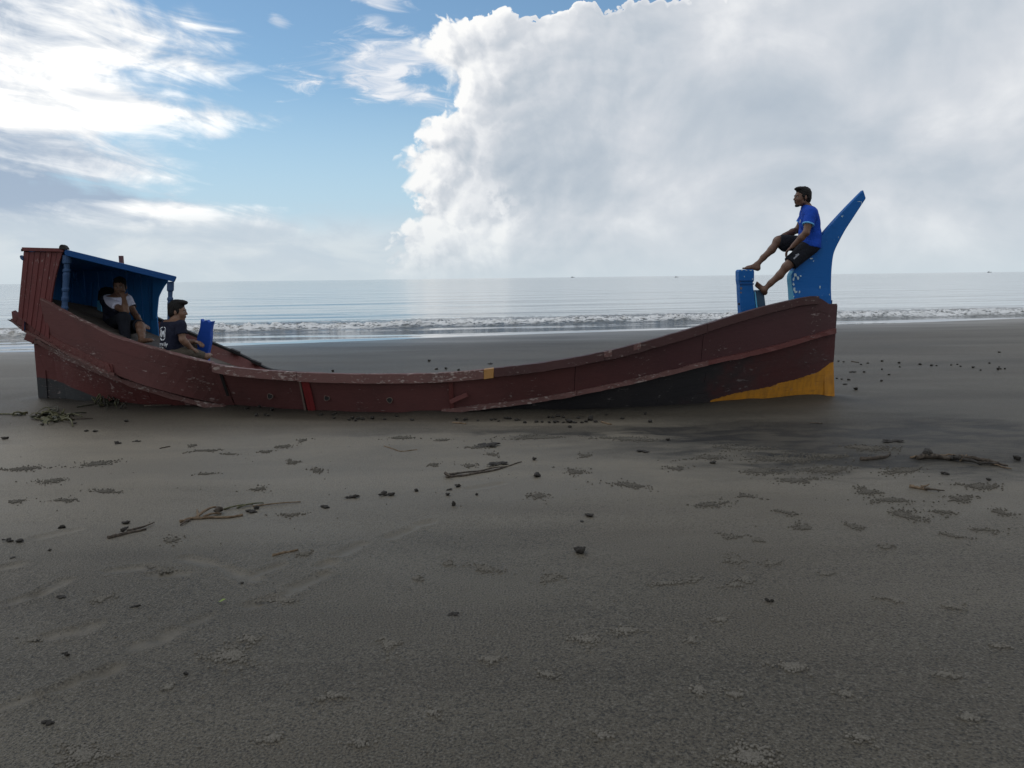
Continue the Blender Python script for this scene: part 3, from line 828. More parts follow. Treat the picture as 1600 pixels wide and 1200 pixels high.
def spline(pts, n=5):
    out_ = []
    for i in range(len(pts) - 1):
        p0, p1, p2, p3 = (np.array(pts[max(0, min(len(pts) - 1, j))], float) for j in (i - 1, i, i + 1, i + 2))
        for t in np.linspace(0, 1, n, endpoint=False):
            out_.append(tuple(0.5 * (2 * p1 + (p2 - p0) * t + (2 * p0 - 5 * p1 + 4 * p2 - p3) * t * t + (3 * p1 - p0 - 3 * p2 + p3) * t ** 3)))
    return out_ + [tuple(pts[-1])]
_left = spline([(1240.5, 468), (1238.5, 450), (1237, 434), (1241, 423), (1262, 398.5), (1283, 372), (1301, 350.5), (1327, 322), (1353, 295.5)], 4)
_right = spline([(1357, 309), (1337, 339), (1324, 358.5), (1314.8, 375), (1307.8, 388.5), (1303.8, 401), (1301, 423), (1299.6, 450), (1299, 470)], 4)
def _horn():
    ol = [(1240, 482)] + _left + _right + [(1299, 490), (1270, 492)]
    xz = pxo(ol, YH0); n = len(ol); v = []
    half = lambda z: 0.105 + 0.025 * float(np.clip((1.42 - z) / 0.25, 0, 1)) - 0.070 * float(np.clip((z - 1.25) / 1.45, 0, 1)) ** 0.8
    for sgn in (-1, 1): v += [(x, YH0 + 0.105 + sgn * half(z), z) for x, z in xz]
    f = [tuple(range(n)), tuple(range(2 * n - 1, n - 1, -1))] + [(i, i + n, (i + 1) % n + n, (i + 1) % n) for i in range(n)]
    o = part('bow_horn', v, f, M_bluechip, BOAT, bevel=0.012)
    bm = bmesh.new(); bm.from_mesh(o.data); bmesh.ops.recalc_face_normals(bm, faces=bm.faces); bm.to_mesh(o.data); bm.free()
    o.data.materials.append(M_bluelight)
    for i in range(0, 13): o.data.polygons[2 + i].material_index = 1
    return o
HORN = _horn()
HORN['label'] = 'tall swept blue horn of the bow with chipped paint'
def flake(px, py, w, h, Y, parent, n=9, mat=None):
    c = at(px, py, Y); v = [c + np.array([0, -0.002, 0])]; 
    for k in range(n):
        t = 2 * math.pi * k / n; r = 0.45 + 0.75 * random.random()
        v.append(c + np.array([w / 2 * r * math.cos(t), -0.0015, h / 2 * r * math.sin(t)]))
    part('bare_patch', v, [(0, 1 + k, 1 + (k + 1) % n) for k in range(n)], mat or M_bluelight, parent)
M_bare = paint('bare_primer', (0.36, 0.46, 0.50), (0.5, 0.55, 0.56), (0.14, 0.26, 0.36), 0.5, 2.5, 0.7)
for px, py, w, h in ((1243, 430, .05, .05), (1247, 434, .04, .06), (1251, 431, .03, .03), (1240, 436, .03, .05), (1239.5, 444, .03, .05), (1241, 452, .03, .06), (1244, 456, .04, .04),
                     (1249, 456, .03, .05), (1243, 463, .06, .03), (1250, 465, .05, .03), (1257, 464, .06, .02), (1268, 404, .04, .02), (1271, 408, .02, .03), (1343, 315, .06, .012), (1346, 318, .012, .05),
                     (1316, 338, .03, .035), (1281, 449, .02, .04), (1290, 464, .03, .012), (1296, 460, .02, .03), (1310, 371, .012, .02), (1284, 463, .02, .03), (1275, 466, .03, .015)):
    flake(px, py, w, h, YH0 - 0.001, HORN, mat=M_bare)
# bow deck and the blue mooring posts
def bowdeck():
    for j, x in enumerate(np.linspace(2.45, 3.9, 9)[:-1]):
        b = float(bt(x + 0.09)) - 0.06; z = float(Tz(x)) - 0.12
        boxp('deck_board', (x + 0.09, Yc(x) + 0.02, z), (0.172, 2 * b - 0.05, 0.03), M_deck, HULL, Matrix.Rotation(rad(-14.5), 4, 'Y') @ Matrix.Rotation(rad(-6), 4, 'X'))
bowdeck()
YP = Yc(3.1) - 0.16
POST = prism('mooring_post', pxo([(1158.5, 500), (1157.5, 484), (1156, 455), (1155.6, 445), (1154.4, 438), (1154.2, 424), (1156, 421.2), (1177.5, 421), (1178.8, 424), (1178.6, 437), (1176.6, 442), (1178, 455), (1181, 480), (1182, 494)], YP), YP, YP + 0.16, M_bluechip, BOAT, 0.010)
POST['label'] = 'tall blue mooring post at the bow'
for py in (438.5, 443.5):
    prism('post_moulding', pxo([(1155.4, py - 1), (1177.6, py - 1), (1177.6, py + 1.3), (1155.4, py + 1.3)], YP), YP - 0.012, YP + 0.004, M_blue, POST, 0.003)
for px, py, w, h in ((1157, 439, .03, .03), (1157.5, 444, .035, .03), (1158, 451, .03, .05), (1157.5, 457, .03, .03), (1159, 422.5, .03, .012), (1166, 422.5, .03, .010), (1173, 422.5, .04, .012), (1163, 432, .012, .02), (1176, 436, .02, .02)):
    flake(px, py, w, h, YP - 0.001, POST, mat=M_raw if px < 1159 else M_bare)
prism('post_chamfer', pxo([(1179.2, 456), (1181, 456), (1185, 487), (1182.5, 489)], YP), YP + 0.008, YP + 0.15, M_bluelight, POST)
BLOCK = prism('cleat_block', pxo([(1181, 496), (1181.5, 456), (1182.5, 454.2), (1192, 453.6), (1193.5, 455), (1198, 490)], YP + 0.03), YP + 0.03, YP + 0.19, M_navyblock, BOAT, 0.006)
prism('bare_top', pxo([(1182.5, 454.2), (1192, 453.6), (1192, 452.9), (1182.5, 453.5)], YP + 0.03), YP + 0.034, YP + 0.185, M_bare, BLOCK)
boxp('bolt', at(1155.4, 475, YP + 0.05), (0.03, 0.03, 0.03), M_dark, POST, None, 0.006)
# ------------------------------------------------------------------ stern deck
HEEL = 0.13
def deck_z(x): return float(Tz(x)) - 0.05 - 0.10 * float(np.clip((x + 4.9) / 0.6, 0, 1))
for j, x in enumerate(np.arange(-6.25, -3.5, 0.16)):
    xm = x + 0.08
    zn = deck_z(xm)
    yn, yf = Yc(xm) - float(bt(xm)) + 0.09 + 1.2 * (float(Tz(xm)) - zn - 0.05), Yc(xm) + float(bt(xm)) - 0.08
    zf = min(zn - HEEL * (yf - yn), float(Fz(xm)) - 0.06)
    th = math.atan2(deck_z(xm + 0.1) - deck_z(xm - 0.1), 0.2)
    v = []
    for s in (-0.077, 0.077):
        for (yy, zz) in ((yn, zn), (yf, zf)):
            for t in (0, -0.03): v.append((xm + s, yy, zz + s * math.tan(th) + t + 0.002 * ((j * 7) % 3)))
    part('deck_board', v, [(0, 2, 6, 4), (1, 5, 7, 3), (0, 4, 5, 1), (2, 3, 7, 6), (4, 6, 7, 5), (0, 1, 3, 2)], M_deck, HULL)
# blue tail-shaped post amidships of the stern deck
YF = 10.62
prism('tail_post', pxo([(307, 566), (306.5, 542), (308, 526), (310.5, 518), (312.3, 511), (313, 504), (313.4, 498.3), (316.5, 501.8), (318.6, 502.2), (320.5, 500.4), (323, 500.2), (325.4, 502.6), (327.2, 503.4), (329, 502.3), (332.3, 502),
       (330.2, 508), (328.8, 516), (328.9, 527), (327.5, 538), (324.5, 552), (324, 566)], YF), YF, YF + 0.10, paint('royal_blue_paint', (0.006, 0.060, 0.36), (0.2, 0.3, 0.5), (0.005, 0.04, 0.22), 0.12), BOAT, 0.006)

# ------------------------------------------------------------------ cabin
YN = float(Yc(-5.6) - bt(-5.6)) + 0.16          # near face of the cabin
YW = 12.02                                       # far wall
CAB = sweep('cabin', lambda x: np.array([x, YN, 0]), -6.2, -4.6, [(0.0, 0.0)] * 3, M_dark, BOAT) if False else None
roofA = at(101, 389.3, YN - 0.03); roofB = at(274, 431.5, YN - 0.03)
slope = (roofB[2] - roofA[2]) / (roofB[0] - roofA[0])
XFAR = at(262, 438, YW)[0]                       # the forward edge of the roof runs obliquely aft
RHEEL = 0.125
def roof_z(x, y=None): return roofA[2] + (np.maximum(x, roofA[0] - 0.05) - roofA[0]) * slope - (0 if y is None else RHEEL * (y - YN))
TRX = -6.72
# roof boards run fore and aft
nb = 9; ROOF = None
for j in range(nb):
    y0 = YN + 0.0 + (YW + 0.1 - YN) * j / nb; y1 = YN + (YW + 0.1 - YN) * (j + 1) / nb - 0.006
    fx = lambda y: roofB[0] - 0.02 + (XFAR + 0.05 - roofB[0]) * (y - YN) / (YW - YN)
    xa = at(37, 389, YN)[0] + (TRX - at(37, 389, YN)[0]) * (y0 - YN) / (YW - YN)
    v = []
    xk = roofA[0] - 0.05
    for x_, y_ in ((xa, y0), (xk, y0), (fx(y0), y0), (fx(y1), y1), (xk, y1), (xa, y1)):
        for t in (-0.012, -0.040): v.append((x_, y_, roof_z(x_, y_) + t))
    nm = 'roof' if j == 0 else 'roof_board'
    o = part(nm, v, [(0, 2, 8, 10), (2, 4, 6, 8), (1, 11, 9, 3), (3, 9, 7, 5), (0, 1, 3, 2), (2, 3, 5, 4), (4, 5, 7, 6), (6, 7, 9, 8), (8, 9, 11, 10), (10, 11, 1, 0)], M_bluewall, BOAT if j == 0 else ROOF)
    if j == 0: ROOF = o
def strip_px(name, pix, Y0, Y1, mat, parent, bevel=0.004): return prism(name, pxo(pix, Y0), Y0, Y1, mat, parent, bevel)
strip_px('roof_fascia', [(101, 389.5), (274, 431.8), (274.5, 434), (271.5, 440.5), (104, 399.5), (100.5, 397)], YN - 0.035, YN - 0.004, M_blue, ROOF)
q = at(190, 412, 10.9); boxp('roof_stub', (q[0], 10.9, roof_z(q[0], 10.9) + 0.03), (0.048, 0.05, 0.16), M_red, ROOF, None, 0.004)
# aft wing wall: upright red boards with a curved forward edge
WING = None
top = [(37, 388.5), (100, 391)]; bot = [(27.5, 489), (100, 540)]
edges_t = np.linspace(0, 1, 8)
def wing_pt(u, v, cut=True):
    xt = 37 + 62 * u; yt = 388.5 + 2.5 * u; xb = 27.5 + 49 * u; yb = 494 + 36 * u
    # the last board is cut to a curve
    k = v + (1 - (1 - v) ** 2.3 - v) * max(0.0, (u - 0.82) / 0.18)
    return xt + (xb - xt) * k, yt + (yb - yt) * v
for j in range(7):
    u0, u1 = edges_t[j] + 0.006, edges_t[j + 1] - 0.006
    pts = [wing_pt(u0, v) for v in np.linspace(0, 1, 9)] + [wing_pt(u1, v) for v in np.linspace(1, 0, 9)]
    dy = 0.009 * ((j * 3) % 2)
    o = prism('cabin_side_wall' if j == 0 else 'plank', pxo(pts, YN + dy), YN + dy, YN + 0.032 + dy, M_redpanel, BOAT if j == 0 else WING)
    if j == 0: WING = o
strip_px('wall_cap', [(33.5, 386.3), (98, 388), (99.5, 393.5), (35.5, 392.2)], YN - 0.03, YN + 0.06, M_redpanel, WING)
strip_px('cap_hook', [(32.5, 388.5), (36.5, 388), (36.5, 392), (34, 391), (32.5, 393)], YN - 0.02, YN + 0.03, M_dark, WING)
strip_px('hook', [(30.5, 400), (32.5, 398.6), (35, 401), (36, 406), (34.5, 407), (31.5, 404)], YN - 0.02, YN + 0.02, M_bluepost, WING)
strip_px('roof_beam_end', [(91.8, 389), (92, 385.5), (93.5, 382.8), (96, 382), (100, 383.6), (103, 387.5), (103.5, 390)], YN - 0.05, YN + 0.03, M_dark, ROOF)
# transom closing the stern
TR = None
for j in range(8):
    y0 = YN + 0.04 + (YW - YN - 0.04) * j / 8; y1 = YN + 0.04 + (YW - YN - 0.04) * (j + 1) / 8 - 0.006
    a, b = at(29, 487, YN), at(37, 389, YN)
    t0_, t1_ = (y0 - YN) / (YW - YN), (y1 - YN) / (YW - YN)
    sh = lambda X, t: X + (TRX - a[0]) * t
    v = [(sh(a[0], t0_), y0, a[2] - 0.25), (sh(a[0], t1_), y1, a[2] - 0.25), (sh(b[0], t1_), y1, roof_z(sh(b[0], t1_), y1) - 0.03), (sh(b[0], t0_), y0, roof_z(sh(b[0], t0_), y0) - 0.03)]
    v += [(x + 0.03, y, z) for x, y, z in v]
    o = part('transom' if j == 0 else 'plank', v, [(0, 1, 2, 3), (7, 6, 5, 4), (0, 4, 5, 1), (1, 5, 6, 2), (2, 6, 7, 3), (3, 7, 4, 0)], M_redpanel, BOAT if j == 0 else TR)
    o.data.materials.append(M_bluewall); o.data.polygons[1].material_index = 1
    if j == 0: TR = o
# far wall: upright blue boards
BW = None
ends = list(np.linspace(TRX, at(244, 470, YW)[0], 14))
for j, (a, b) in enumerate(zip(ends[:-1], ends[1:])):
    zt0, zt1 = roof_z(a, YW) - 0.03, roof_z(b, YW) - 0.03
    z0 = min(float(Fz(a)), deck_z(max(a, -6.2)) - HEEL * 2) - 0.08; z1 = min(float(Fz(b)), deck_z(max(b, -6.2)) - HEEL * 2) - 0.08
    dy = 0.008 * (j % 2)
    o = prism('cabin_far_wall' if j == 0 else 'plank', [(a + 0.003, z0), (b - 0.003, z1), (b - 0.003, zt1), (a + 0.003, zt0)], YW + dy, YW + 0.025 + dy, M_bluewall, BOAT if j == 0 else BW)
    if j == 0: BW = o
strip_px('curved_end_board', [(241, 499), (244.5, 497), (247.5, 466), (248.5, 462.5), (252, 455), (256, 448), (262, 440), (262, 437), (238, 432), (238, 499)], YW - 0.03, YW - 0.004, M_bluewall, BW)
for pix, nm in (([(115, 437), (118, 436), (137, 477), (134.5, 478.5)], 'diagonal_brace'), ([(110, 477), (142, 481.5), (142, 484), (110, 479.5)], 'ledger'), ([(140, 440), (143.5, 440), (141.5, 492), (138, 492)], 'door_stile'),
                ([(112, 432), (114.5, 432), (112, 480), (109.5, 480)], 'door_stile'), ([(146, 440), (153, 440), (151, 494), (144, 494)], 'door_post')):
    strip_px(nm, pix, YW - 0.028, YW - 0.002, M_bluewall, BW)
strip_px('arch_shade_panel', [(151, 500), (152, 466), (154, 455), (158, 450), (165, 448), (173, 448.5), (179, 453), (182, 462), (183, 500)], YW - 0.02, YW - 0.003, M_dark, BW)  # dark panel painted in place of the shade inside an arched recess
strip_px('pale_stile', [(150.5, 506), (152, 470), (158, 469), (158, 506)], 11.75, 11.79, M_bluelight, BW)
# turned posts carrying the roof
def turned(name, px0, py0, px1, py1, Y, r, mat):
    a, b = at(px0, py0, Y), at(px1, py1, Y); L = np.linalg.norm(b - a); n = 14
    prof = [(0, 1.15), (0.10, 1.15), (0.105, 0.85), (0.14, 0.8), (0.15, 1.05), (0.17, 1.08), (0.19, 0.85), (0.26, 0.8), (0.30, 1.0), (0.33, 1.02), (0.35, 0.82), (0.42, 0.78), (0.44, 1.0), (0.47, 1.05), (0.49, 0.86),
            (0.60, 0.9), (0.70, 1.02), (0.73, 0.86), (0.75, 1.1), (0.77, 1.1), (0.79, 0.8), (0.86, 0.85), (0.88, 1.25), (1.0, 1.25)]
    v = []; f = []
    for t, k in prof:
        c = a + (b - a) * t
        for j in range(n):
            th = 2 * math.pi * j / n; v.append(c + np.array([r * k * math.cos(th), r * k * math.sin(th), 0]))
    for i in range(len(prof) - 1):
        for j in range(n):
            p_ = i * n + j; q_ = i * n + (j + 1) % n; f.append((p_, q_, q_ + n, p_ + n))
    f.append(tuple(range(n))[::-1]); f.append(tuple((len(prof) - 1) * n + j for j in range(n)))
    return part(name, v, f, mat, BOAT)
turned('roof_post', 100, 497, 105.5, 399, YN + 0.04, 0.044, M_bluepost)
turned('roof_post', 264, 552, 266.5, 440, YN + 0.04, 0.034, M_bluepost)

# ------------------------------------------------------------------ people: smooth-blended bodies
class Blend:
    """scalar field on a grid; shapes are melted together and meshed as one surface"""
    def __init__(s, lo, hi, h):
        s.lo = np.array(lo, float); s.h = h
        s.n = np.ceil((np.array(hi) - s.lo) / h).astype(int) + 1
        s.d = np.full(s.n, 1.0, np.float32)
    def like(s):
        b = Blend(s.lo, s.lo, s.h); b.n = s.n.copy(); b.d = np.full(s.n, 1.0, np.float32); return b
    def _sub(s, lo, hi):
        a = np.clip(np.floor((np.array(lo) - s.lo) / s.h).astype(int), 0, s.n - 1); b = np.clip(np.ceil((np.array(hi) - s.lo) / s.h).astype(int) + 1, 0, s.n)
        ax = [s.lo[i] + s.h * np.arange(a[i], b[i]) for i in range(3)]
        return tuple(slice(a[i], b[i]) for i in range(3)), np.meshgrid(*ax, indexing='ij')
    def _mix(s, sl, d, k):
        o = s.d[sl]
        if k <= 0: s.d[sl] = np.minimum(o, d); return
        h = np.clip(0.5 + 0.5 * (o - d) / k, 0, 1)
        s.d[sl] = o * (1 - h) + d * h - k * h * (1 - h)
    def cone(s, a, b, ra, rb, k=0.02):
        a, b = np.array(a, float), np.array(b, float); m = max(ra, rb) + k * 2 + 0.03
        sl, (X, Y, Z) = s._sub(np.minimum(a, b) - m, np.maximum(a, b) + m)
        if X.size == 0: return
        ba = b - a; t = np.clip(((X - a[0]) * ba[0] + (Y - a[1]) * ba[1] + (Z - a[2]) * ba[2]) / (ba @ ba + 1e-9), 0, 1)
        d = np.sqrt((X - a[0] - t * ba[0]) ** 2 + (Y - a[1] - t * ba[1]) ** 2 + (Z - a[2] - t * ba[2]) ** 2) - (ra + (rb - ra) * t)
        s._mix(sl, d, k)
    def ell(s, c, r, R=None, k=0.02, carve=False):
        c = np.array(c, float); R = np.eye(3) if R is None else R; m = max(r) + k * 2 + 0.03
        sl, (X, Y, Z) = s._sub(c - m, c + m)
        if X.size == 0: return
        q = np.stack([X - c[0], Y - c[1], Z - c[2]], -1) @ R          # columns of R are the ellipsoid's axes
        k0 = np.sqrt(((q / np.array(r)) ** 2).sum(-1)); k1 = np.sqrt(((q / np.array(r) ** 2) ** 2).sum(-1)) + 1e-6
        d = k0 * (k0 - 1) / k1
        if carve:
            o = s.d[sl]; h = np.clip(0.5 - 0.5 * (o + d) / k, 0, 1); s.d[sl] = o * (1 - h) - d * h + k * h * (1 - h)
        else: s._mix(sl, d, k)
    def cut(s, p, n, k=0.0):
        """keep the side the normal points away from"""
        n = np.array(n, float); n /= np.linalg.norm(n)
        sl, (X, Y, Z) = s._sub(s.lo, s.lo + s.h * s.n)
        d = (X - p[0]) * n[0] + (Y - p[1]) * n[1] + (Z - p[2]) * n[2]
        s.d = np.maximum(s.d, d.astype(np.float32))
    def wrinkle(s, amp, f, seed=0):
        sl, (X, Y, Z) = s._sub(s.lo, s.lo + s.h * s.n)
        r = np.random.default_rng(seed); w = 0
        for i in range(7):
            v = r.normal(0, 1, 3) * f * (0.6 + 0.25 * i); w = w + np.sin(X * v[0] + Y * v[1] + Z * v[2] + r.uniform(0, 6)) / (1 + 0.35 * i)
        s.d = s.d + (amp * w / 2.5).astype(np.float32)
    def mesh(s, name, mat, parent=None, smooth_it=1):
        d = s.d; neg = d < 0
        c = np.zeros(np.array(d.shape) - 1, np.int8)
        for i in (0, 1):
            for j in (0, 1):
                for k in (0, 1): c += neg[i:d.shape[0] - 1 + i, j:d.shape[1] - 1 + j, k:d.shape[2] - 1 + k]
        act = (c > 0) & (c < 8); idx = np.full(act.shape, -1, np.int64); cells = np.argwhere(act); idx[act] = np.arange(len(cells))
        P = np.zeros((len(cells), 3)); W_ = np.zeros(len(cells))
        corners = [(i, j, k) for i in (0, 1) for j in (0, 1) for k in (0, 1)]
        for A in corners:
            for ax in range(3):
                if A[ax]: continue
                B = list(A); B[ax] = 1
                da = d[tuple((cells + A).T)]; db = d[tuple((cells + B).T)]
                m = (da < 0) != (db < 0); t = np.where(m, da / np.where(m, da - db, 1), 0)
                q = cells + np.array(A) + 0.0; q[:, ax] += t
                P += q * m[:, None]; W_ += m
        P = s.lo + s.h * (P / W_[:, None])
        F = []
        for ax in range(3):
            sl0 = [slice(None)] * 3; sl1 = [slice(None)] * 3; sl0[ax] = slice(0, -1); sl1[ax] = slice(1, None)
            e = np.argwhere(neg[tuple(sl0)] != neg[tuple(sl1)])
            u, w = [(1, 2), (2, 0), (0, 1)][ax]
            ok = (e[:, u] > 0) & (e[:, w] > 0) & (e[:, u] < act.shape[u]) & (e[:, w] < act.shape[w]); e = e[ok]
            inside = neg[tuple(e.T)]
            q = []
            for du, dw in ((-1, -1), (0, -1), (0, 0), (-1, 0)):
                f = e.copy(); f[:, u] += du; f[:, w] += dw; q.append(idx[tuple(f.T)])
            q = np.stack(q, -1); q[~inside] = q[~inside][:, ::-1]
            F.append(q)
        F = np.concatenate(F); F = F[(F >= 0).all(1)]
        # relax the grid steps
        for _ in range(smooth_it):
            acc = np.zeros_like(P); cnt = np.zeros(len(P))
            for i in range(4):
                a, b = F[:, i], F[:, (i + 1) % 4]
                np.add.at(acc, a, P[b]); np.add.at(acc, b, P[a]); np.add.at(cnt, a, 1); np.add.at(cnt, b, 1)
            P = P * 0.5 + 0.5 * acc / np.maximum(cnt, 1)[:, None]
        o = mesh_obj(name, P, F, mat, None, True)
        return o
def unit(v): v = np.array(v, float); return v / (np.linalg.norm(v) + 1e-9)
def frame(fwd, up):
    f = unit(fwd); r = unit(np.cross(f, up)); u = np.cross(r, f)
    return f, r, u
def skin_mat(name, col, dark):
    def b(p):
        P = pos(); n = noise(P, 38.0, 3, 0.6); c = mixc(sstep(n, 0.35, 0.7) * 0.5, col, dark); lk(c, p.inputs['Base Color'])
        p.inputs['Roughness'].default_value = 0.5; p.inputs['Specular IOR Level'].default_value = 0.4
        lk(bump(noise(P, 260.0, 2, 0.5), 0.15, 0.002), p.inputs['Normal'])
    return material(name, b)
def cloth_mat(name, col, zone=None, rough=0.85):
    def b(p):
        P = pos(); x, y, z = sep(P); n = noise(P, 9.0, 4, 0.6); c = col
        if zone: c = zone(x, y, z)
        c = mixc(sstep(n, 0.4, 0.75) * 0.25, c, tuple(q * 0.6 for q in col)); lk(c, p.inputs['Base Color'])
        p.inputs['Roughness'].default_value = rough; p.inputs['Specular IOR Level'].default_value = 0.2
        n1 = bump(noise(P, 22.0, 3, 0.55, 0.6), 0.6, 0.022); lk(bump(noise(P, 420.0, 2, 0.5), 0.3, 0.001, n1), p.inputs['Normal'])
    return material(name, b)
def hair_b(p):
    P = pos(); n = noise(P, 160.0, 4, 0.7)
    lk(mixc(sstep(n, 0.4, 0.7), (0.004, 0.0035, 0.0035), (0.012, 0.010, 0.009)), p.inputs['Base Color'])
    p.inputs['Roughness'].default_value = 0.7; p.inputs['Specular IOR Level'].default_value = 0.25; lk(bump(n, 0.9, 0.006), p.inputs['Normal'])
M_hair = material('black_hair', hair_b)
M_skin1 = skin_mat('brown_skin', (0.115, 0.058, 0.036), (0.080, 0.038, 0.024))
M_skin2 = skin_mat('tan_skin', (0.16, 0.088, 0.056), (0.11, 0.058, 0.036))
def eye_b(p): p.inputs['Base Color'].default_value = (0.30, 0.27, 0.25, 1); p.inputs['Roughness'].default_value = 0.2
M_eye = material('eye_white', eye_b)
def pupil_b(p): p.inputs['Base Color'].default_value = (0.01, 0.007, 0.005, 1); p.inputs['Roughness'].default_value = 0.15
M_pupil = material('eye_iris', pupil_b)

def add_head(B, c, fwd, up, s=1.0):
    """face, jaw, nose, lips, brow, ears on a skull; c is the middle of the head"""
    f, r, u = frame(fwd, up); R = np.stack([r, f, u], -1)
    L = lambda a, b, d: c + s * (r * a + f * b + u * d)
    E = lambda p, rr, k=0.012, carve=False: B.ell(L(*p), [q * s for q in rr], R, k * s, carve)
    E((0, -0.012, 0.030), (0.074, 0.094, 0.085)); E((0, 0.030, -0.010), (0.063, 0.062, 0.080), 0.03)
    E((0, 0.035, -0.062), (0.050, 0.052, 0.042), 0.03); E((0, 0.066, -0.098), (0.020, 0.020, 0.017), 0.02)
    for q in (-1, 1):
        E((0.040 * q, 0.052, -0.028), (0.024, 0.030, 0.026), 0.025)
        B.cone(L(0.052 * q, 0.005, -0.065), L(0.018 * q, 0.058, -0.098), 0.020 * s, 0.016 * s, 0.025 * s)
        E((0.079 * q, -0.010, -0.012), (0.009, 0.019, 0.031), 0.006)
        E((0.031 * q, 0.091, 0.006), (0.018, 0.014, 0.010), 0.010, True)
        E((0.030 * q, 0.086, 0.024), (0.024, 0.010, 0.008), 0.012)
    B.cone(L(0, 0.090, 0.012), L(0, 0.110, -0.024), 0.009 * s, 0.011 * s, 0.012 * s)
    for q in (-1, 1): E((0.011 * q, 0.100, -0.030), (0.010, 0.011, 0.008), 0.006)
    E((0, 0.091, -0.055), (0.023, 0.012, 0.0065), 0.005); E((0, 0.089, -0.067), (0.020, 0.012, 0.0070), 0.005)
    return L, R
def add_hair(H, c, fwd, up, s=1.0, top=0.0, fringe=0.0):
    f, r, u = frame(fwd, up); R = np.stack([r, f, u], -1)
    L = lambda a, b, d: c + s * (r * a + f * b + u * d)
    E = lambda p, rr, k=0.012, carve=False: H.ell(L(*p), [q * s for q in rr], R, k * s, carve)
    E((0, -0.020, 0.042 + top * 0.3), (0.081, 0.098, 0.084 + top)); E((0, -0.060, -0.020), (0.070, 0.052, 0.065), 0.03)
    E((0, 0.040, 0.098 + top), (0.062, 0.050 + fringe, 0.024 + top * 0.5), 0.02)
    for q in (-1, 1): E((0.073 * q, 0.012, 0.020), (0.010, 0.022, 0.040), 0.010)
    E((0, 0.105, -0.030), (0.075, 0.085, 0.092), 0.012, True)           # keep the face clear
def add_hand(B, wrist, knuck, palm_n, spread, curl, s=1.0, flip=1):
    """palm, four unequal curled fingers, thumb from the side of the palm"""
    w, kn = np.array(wrist, float), np.array(knuck, float); d = unit(kn - w); n = unit(palm_n); n = unit(n - d * (n @ d)); side = np.cross(d, n) * flip
    pl = 0.085 * s
    B.ell(w + d * pl * 0.52, (0.037 * s, 0.050 * s, 0.016 * s), np.stack([side, d, n], -1), 0.012)
    for i, (o_, L_) in enumerate(((0.030, 0.070), (0.010, 0.080), (-0.010, 0.074), (-0.029, 0.058))):
        p = w + d * pl * 0.95 + side * o_ * s; dd = unit(d + side * spread * (o_ * 20)); ang = curl
        for seg in (0.45, 0.32, 0.23):
            dd = unit(dd * math.cos(ang) + n * math.sin(ang)); q = p + dd * L_ * seg * s
            B.cone(p, q, 0.0092 * s, 0.0082 * s, 0.004); p = q
    t0_ = w + d * 0.020 * s + side * 0.028 * s; t1_ = t0_ + unit(side * 0.8 + d * 0.8 + n * 0.3) * 0.038 * s; t2_ = t1_ + unit(d + side * 0.2 + n * 0.5) * 0.034 * s
    B.cone(t0_, t1_, 0.0125 * s, 0.010 * s, 0.01); B.cone(t1_, t2_, 0.010 * s, 0.008 * s, 0.004)
def add_foot(B, ankle, heel, toe, upv, s=1.0, flip=1):
    a, h, t = (np.array(q, float) for q in (ankle, heel, toe)); d = unit(t - h); n = unit(np.array(upv) - d * (np.array(upv) @ d)); side = np.cross(d, n) * flip
    B.cone(a, h + n * 0.028, 0.034, 0.030, 0.02); L = np.linalg.norm(t - h)
    ball = h + d * L * 0.66 + n * 0.022
    B.cone(h + n * 0.028, ball, 0.030, 0.022, 0.03); B.cone(a, ball, 0.030, 0.020, 0.03)
    B.ell(ball, (0.044, 0.045, 0.019), np.stack([side, d, n], -1), 0.02)
    for i, o_ in enumerate((0.032, 0.012, -0.005, -0.021, -0.035)):
        p = h + d * L * (0.74 - 0.02 * i) + side * o_ + n * 0.014; q = p + d * L * (0.22 - 0.025 * i) + n * -0.003
        B.cone(p, q, 0.0125 - 0.001 * i if i else 0.015, 0.0105 - 0.001 * i if i else 0.013, 0.006)
def limb(B, pts, radii, k=0.025):
    for a, b, ra, rb in zip(pts[:-1], pts[1:], radii[:-1], radii[1:]): B.cone(a, b, ra, rb, k)
def lerp(a, b, t): return np.array(a) + (np.array(b) - np.array(a)) * t
def bounds(pts, m=0.2):
    A = np.array(pts); return A.min(0) - m, A.max(0) + m
def eyes(L, parent, s=1.0):
    for q in (-1, 1):
        c = L(0.031 * q, 0.0755, 0.006)
        bm = bmesh.new(); bmesh.ops.create_uvsphere(bm, u_segments=12, v_segments=8, radius=0.0125 * s, matrix=Matrix.Translation(Vector(c)))
        me = bpy.data.meshes.new('eye'); bm.to_mesh(me); bm.free(); o = bpy.data.objects.new('eye', me); COL.objects.link(o); me.materials.append(M_eye); rebase(o, c); adopt(o, parent)
        c2 = L(0.031 * q, 0.0840, 0.006)
        bm = bmesh.new(); bmesh.ops.create_uvsphere(bm, u_segments=10, v_segments=6, radius=0.0060 * s, matrix=Matrix.Translation(Vector(c2)))
        me = bpy.data.meshes.new('iris'); bm.to_mesh(me); bm.free(); o2 = bpy.data.objects.new('iris', me); COL.objects.link(o2); me.materials.append(M_pupil); rebase(o2, c2); adopt(o2, o)
def brows(L, parent):
    for q in (-1, 1):
        Bq = Blend(*bounds([L(0.031 * q, 0.085, 0.03)], 0.05), 0.004)
        Bq.cone(L(0.012 * q, 0.094, 0.028), L(0.050 * q, 0.080, 0.030), 0.005, 0.004, 0)
        o = Bq.mesh('eyebrow', M_hair); rebase(o, L(0.03 * q, 0.09, 0.03)); adopt(o, parent)
def finish(person, child):
    rebase(child, person.location); adopt(child, person)

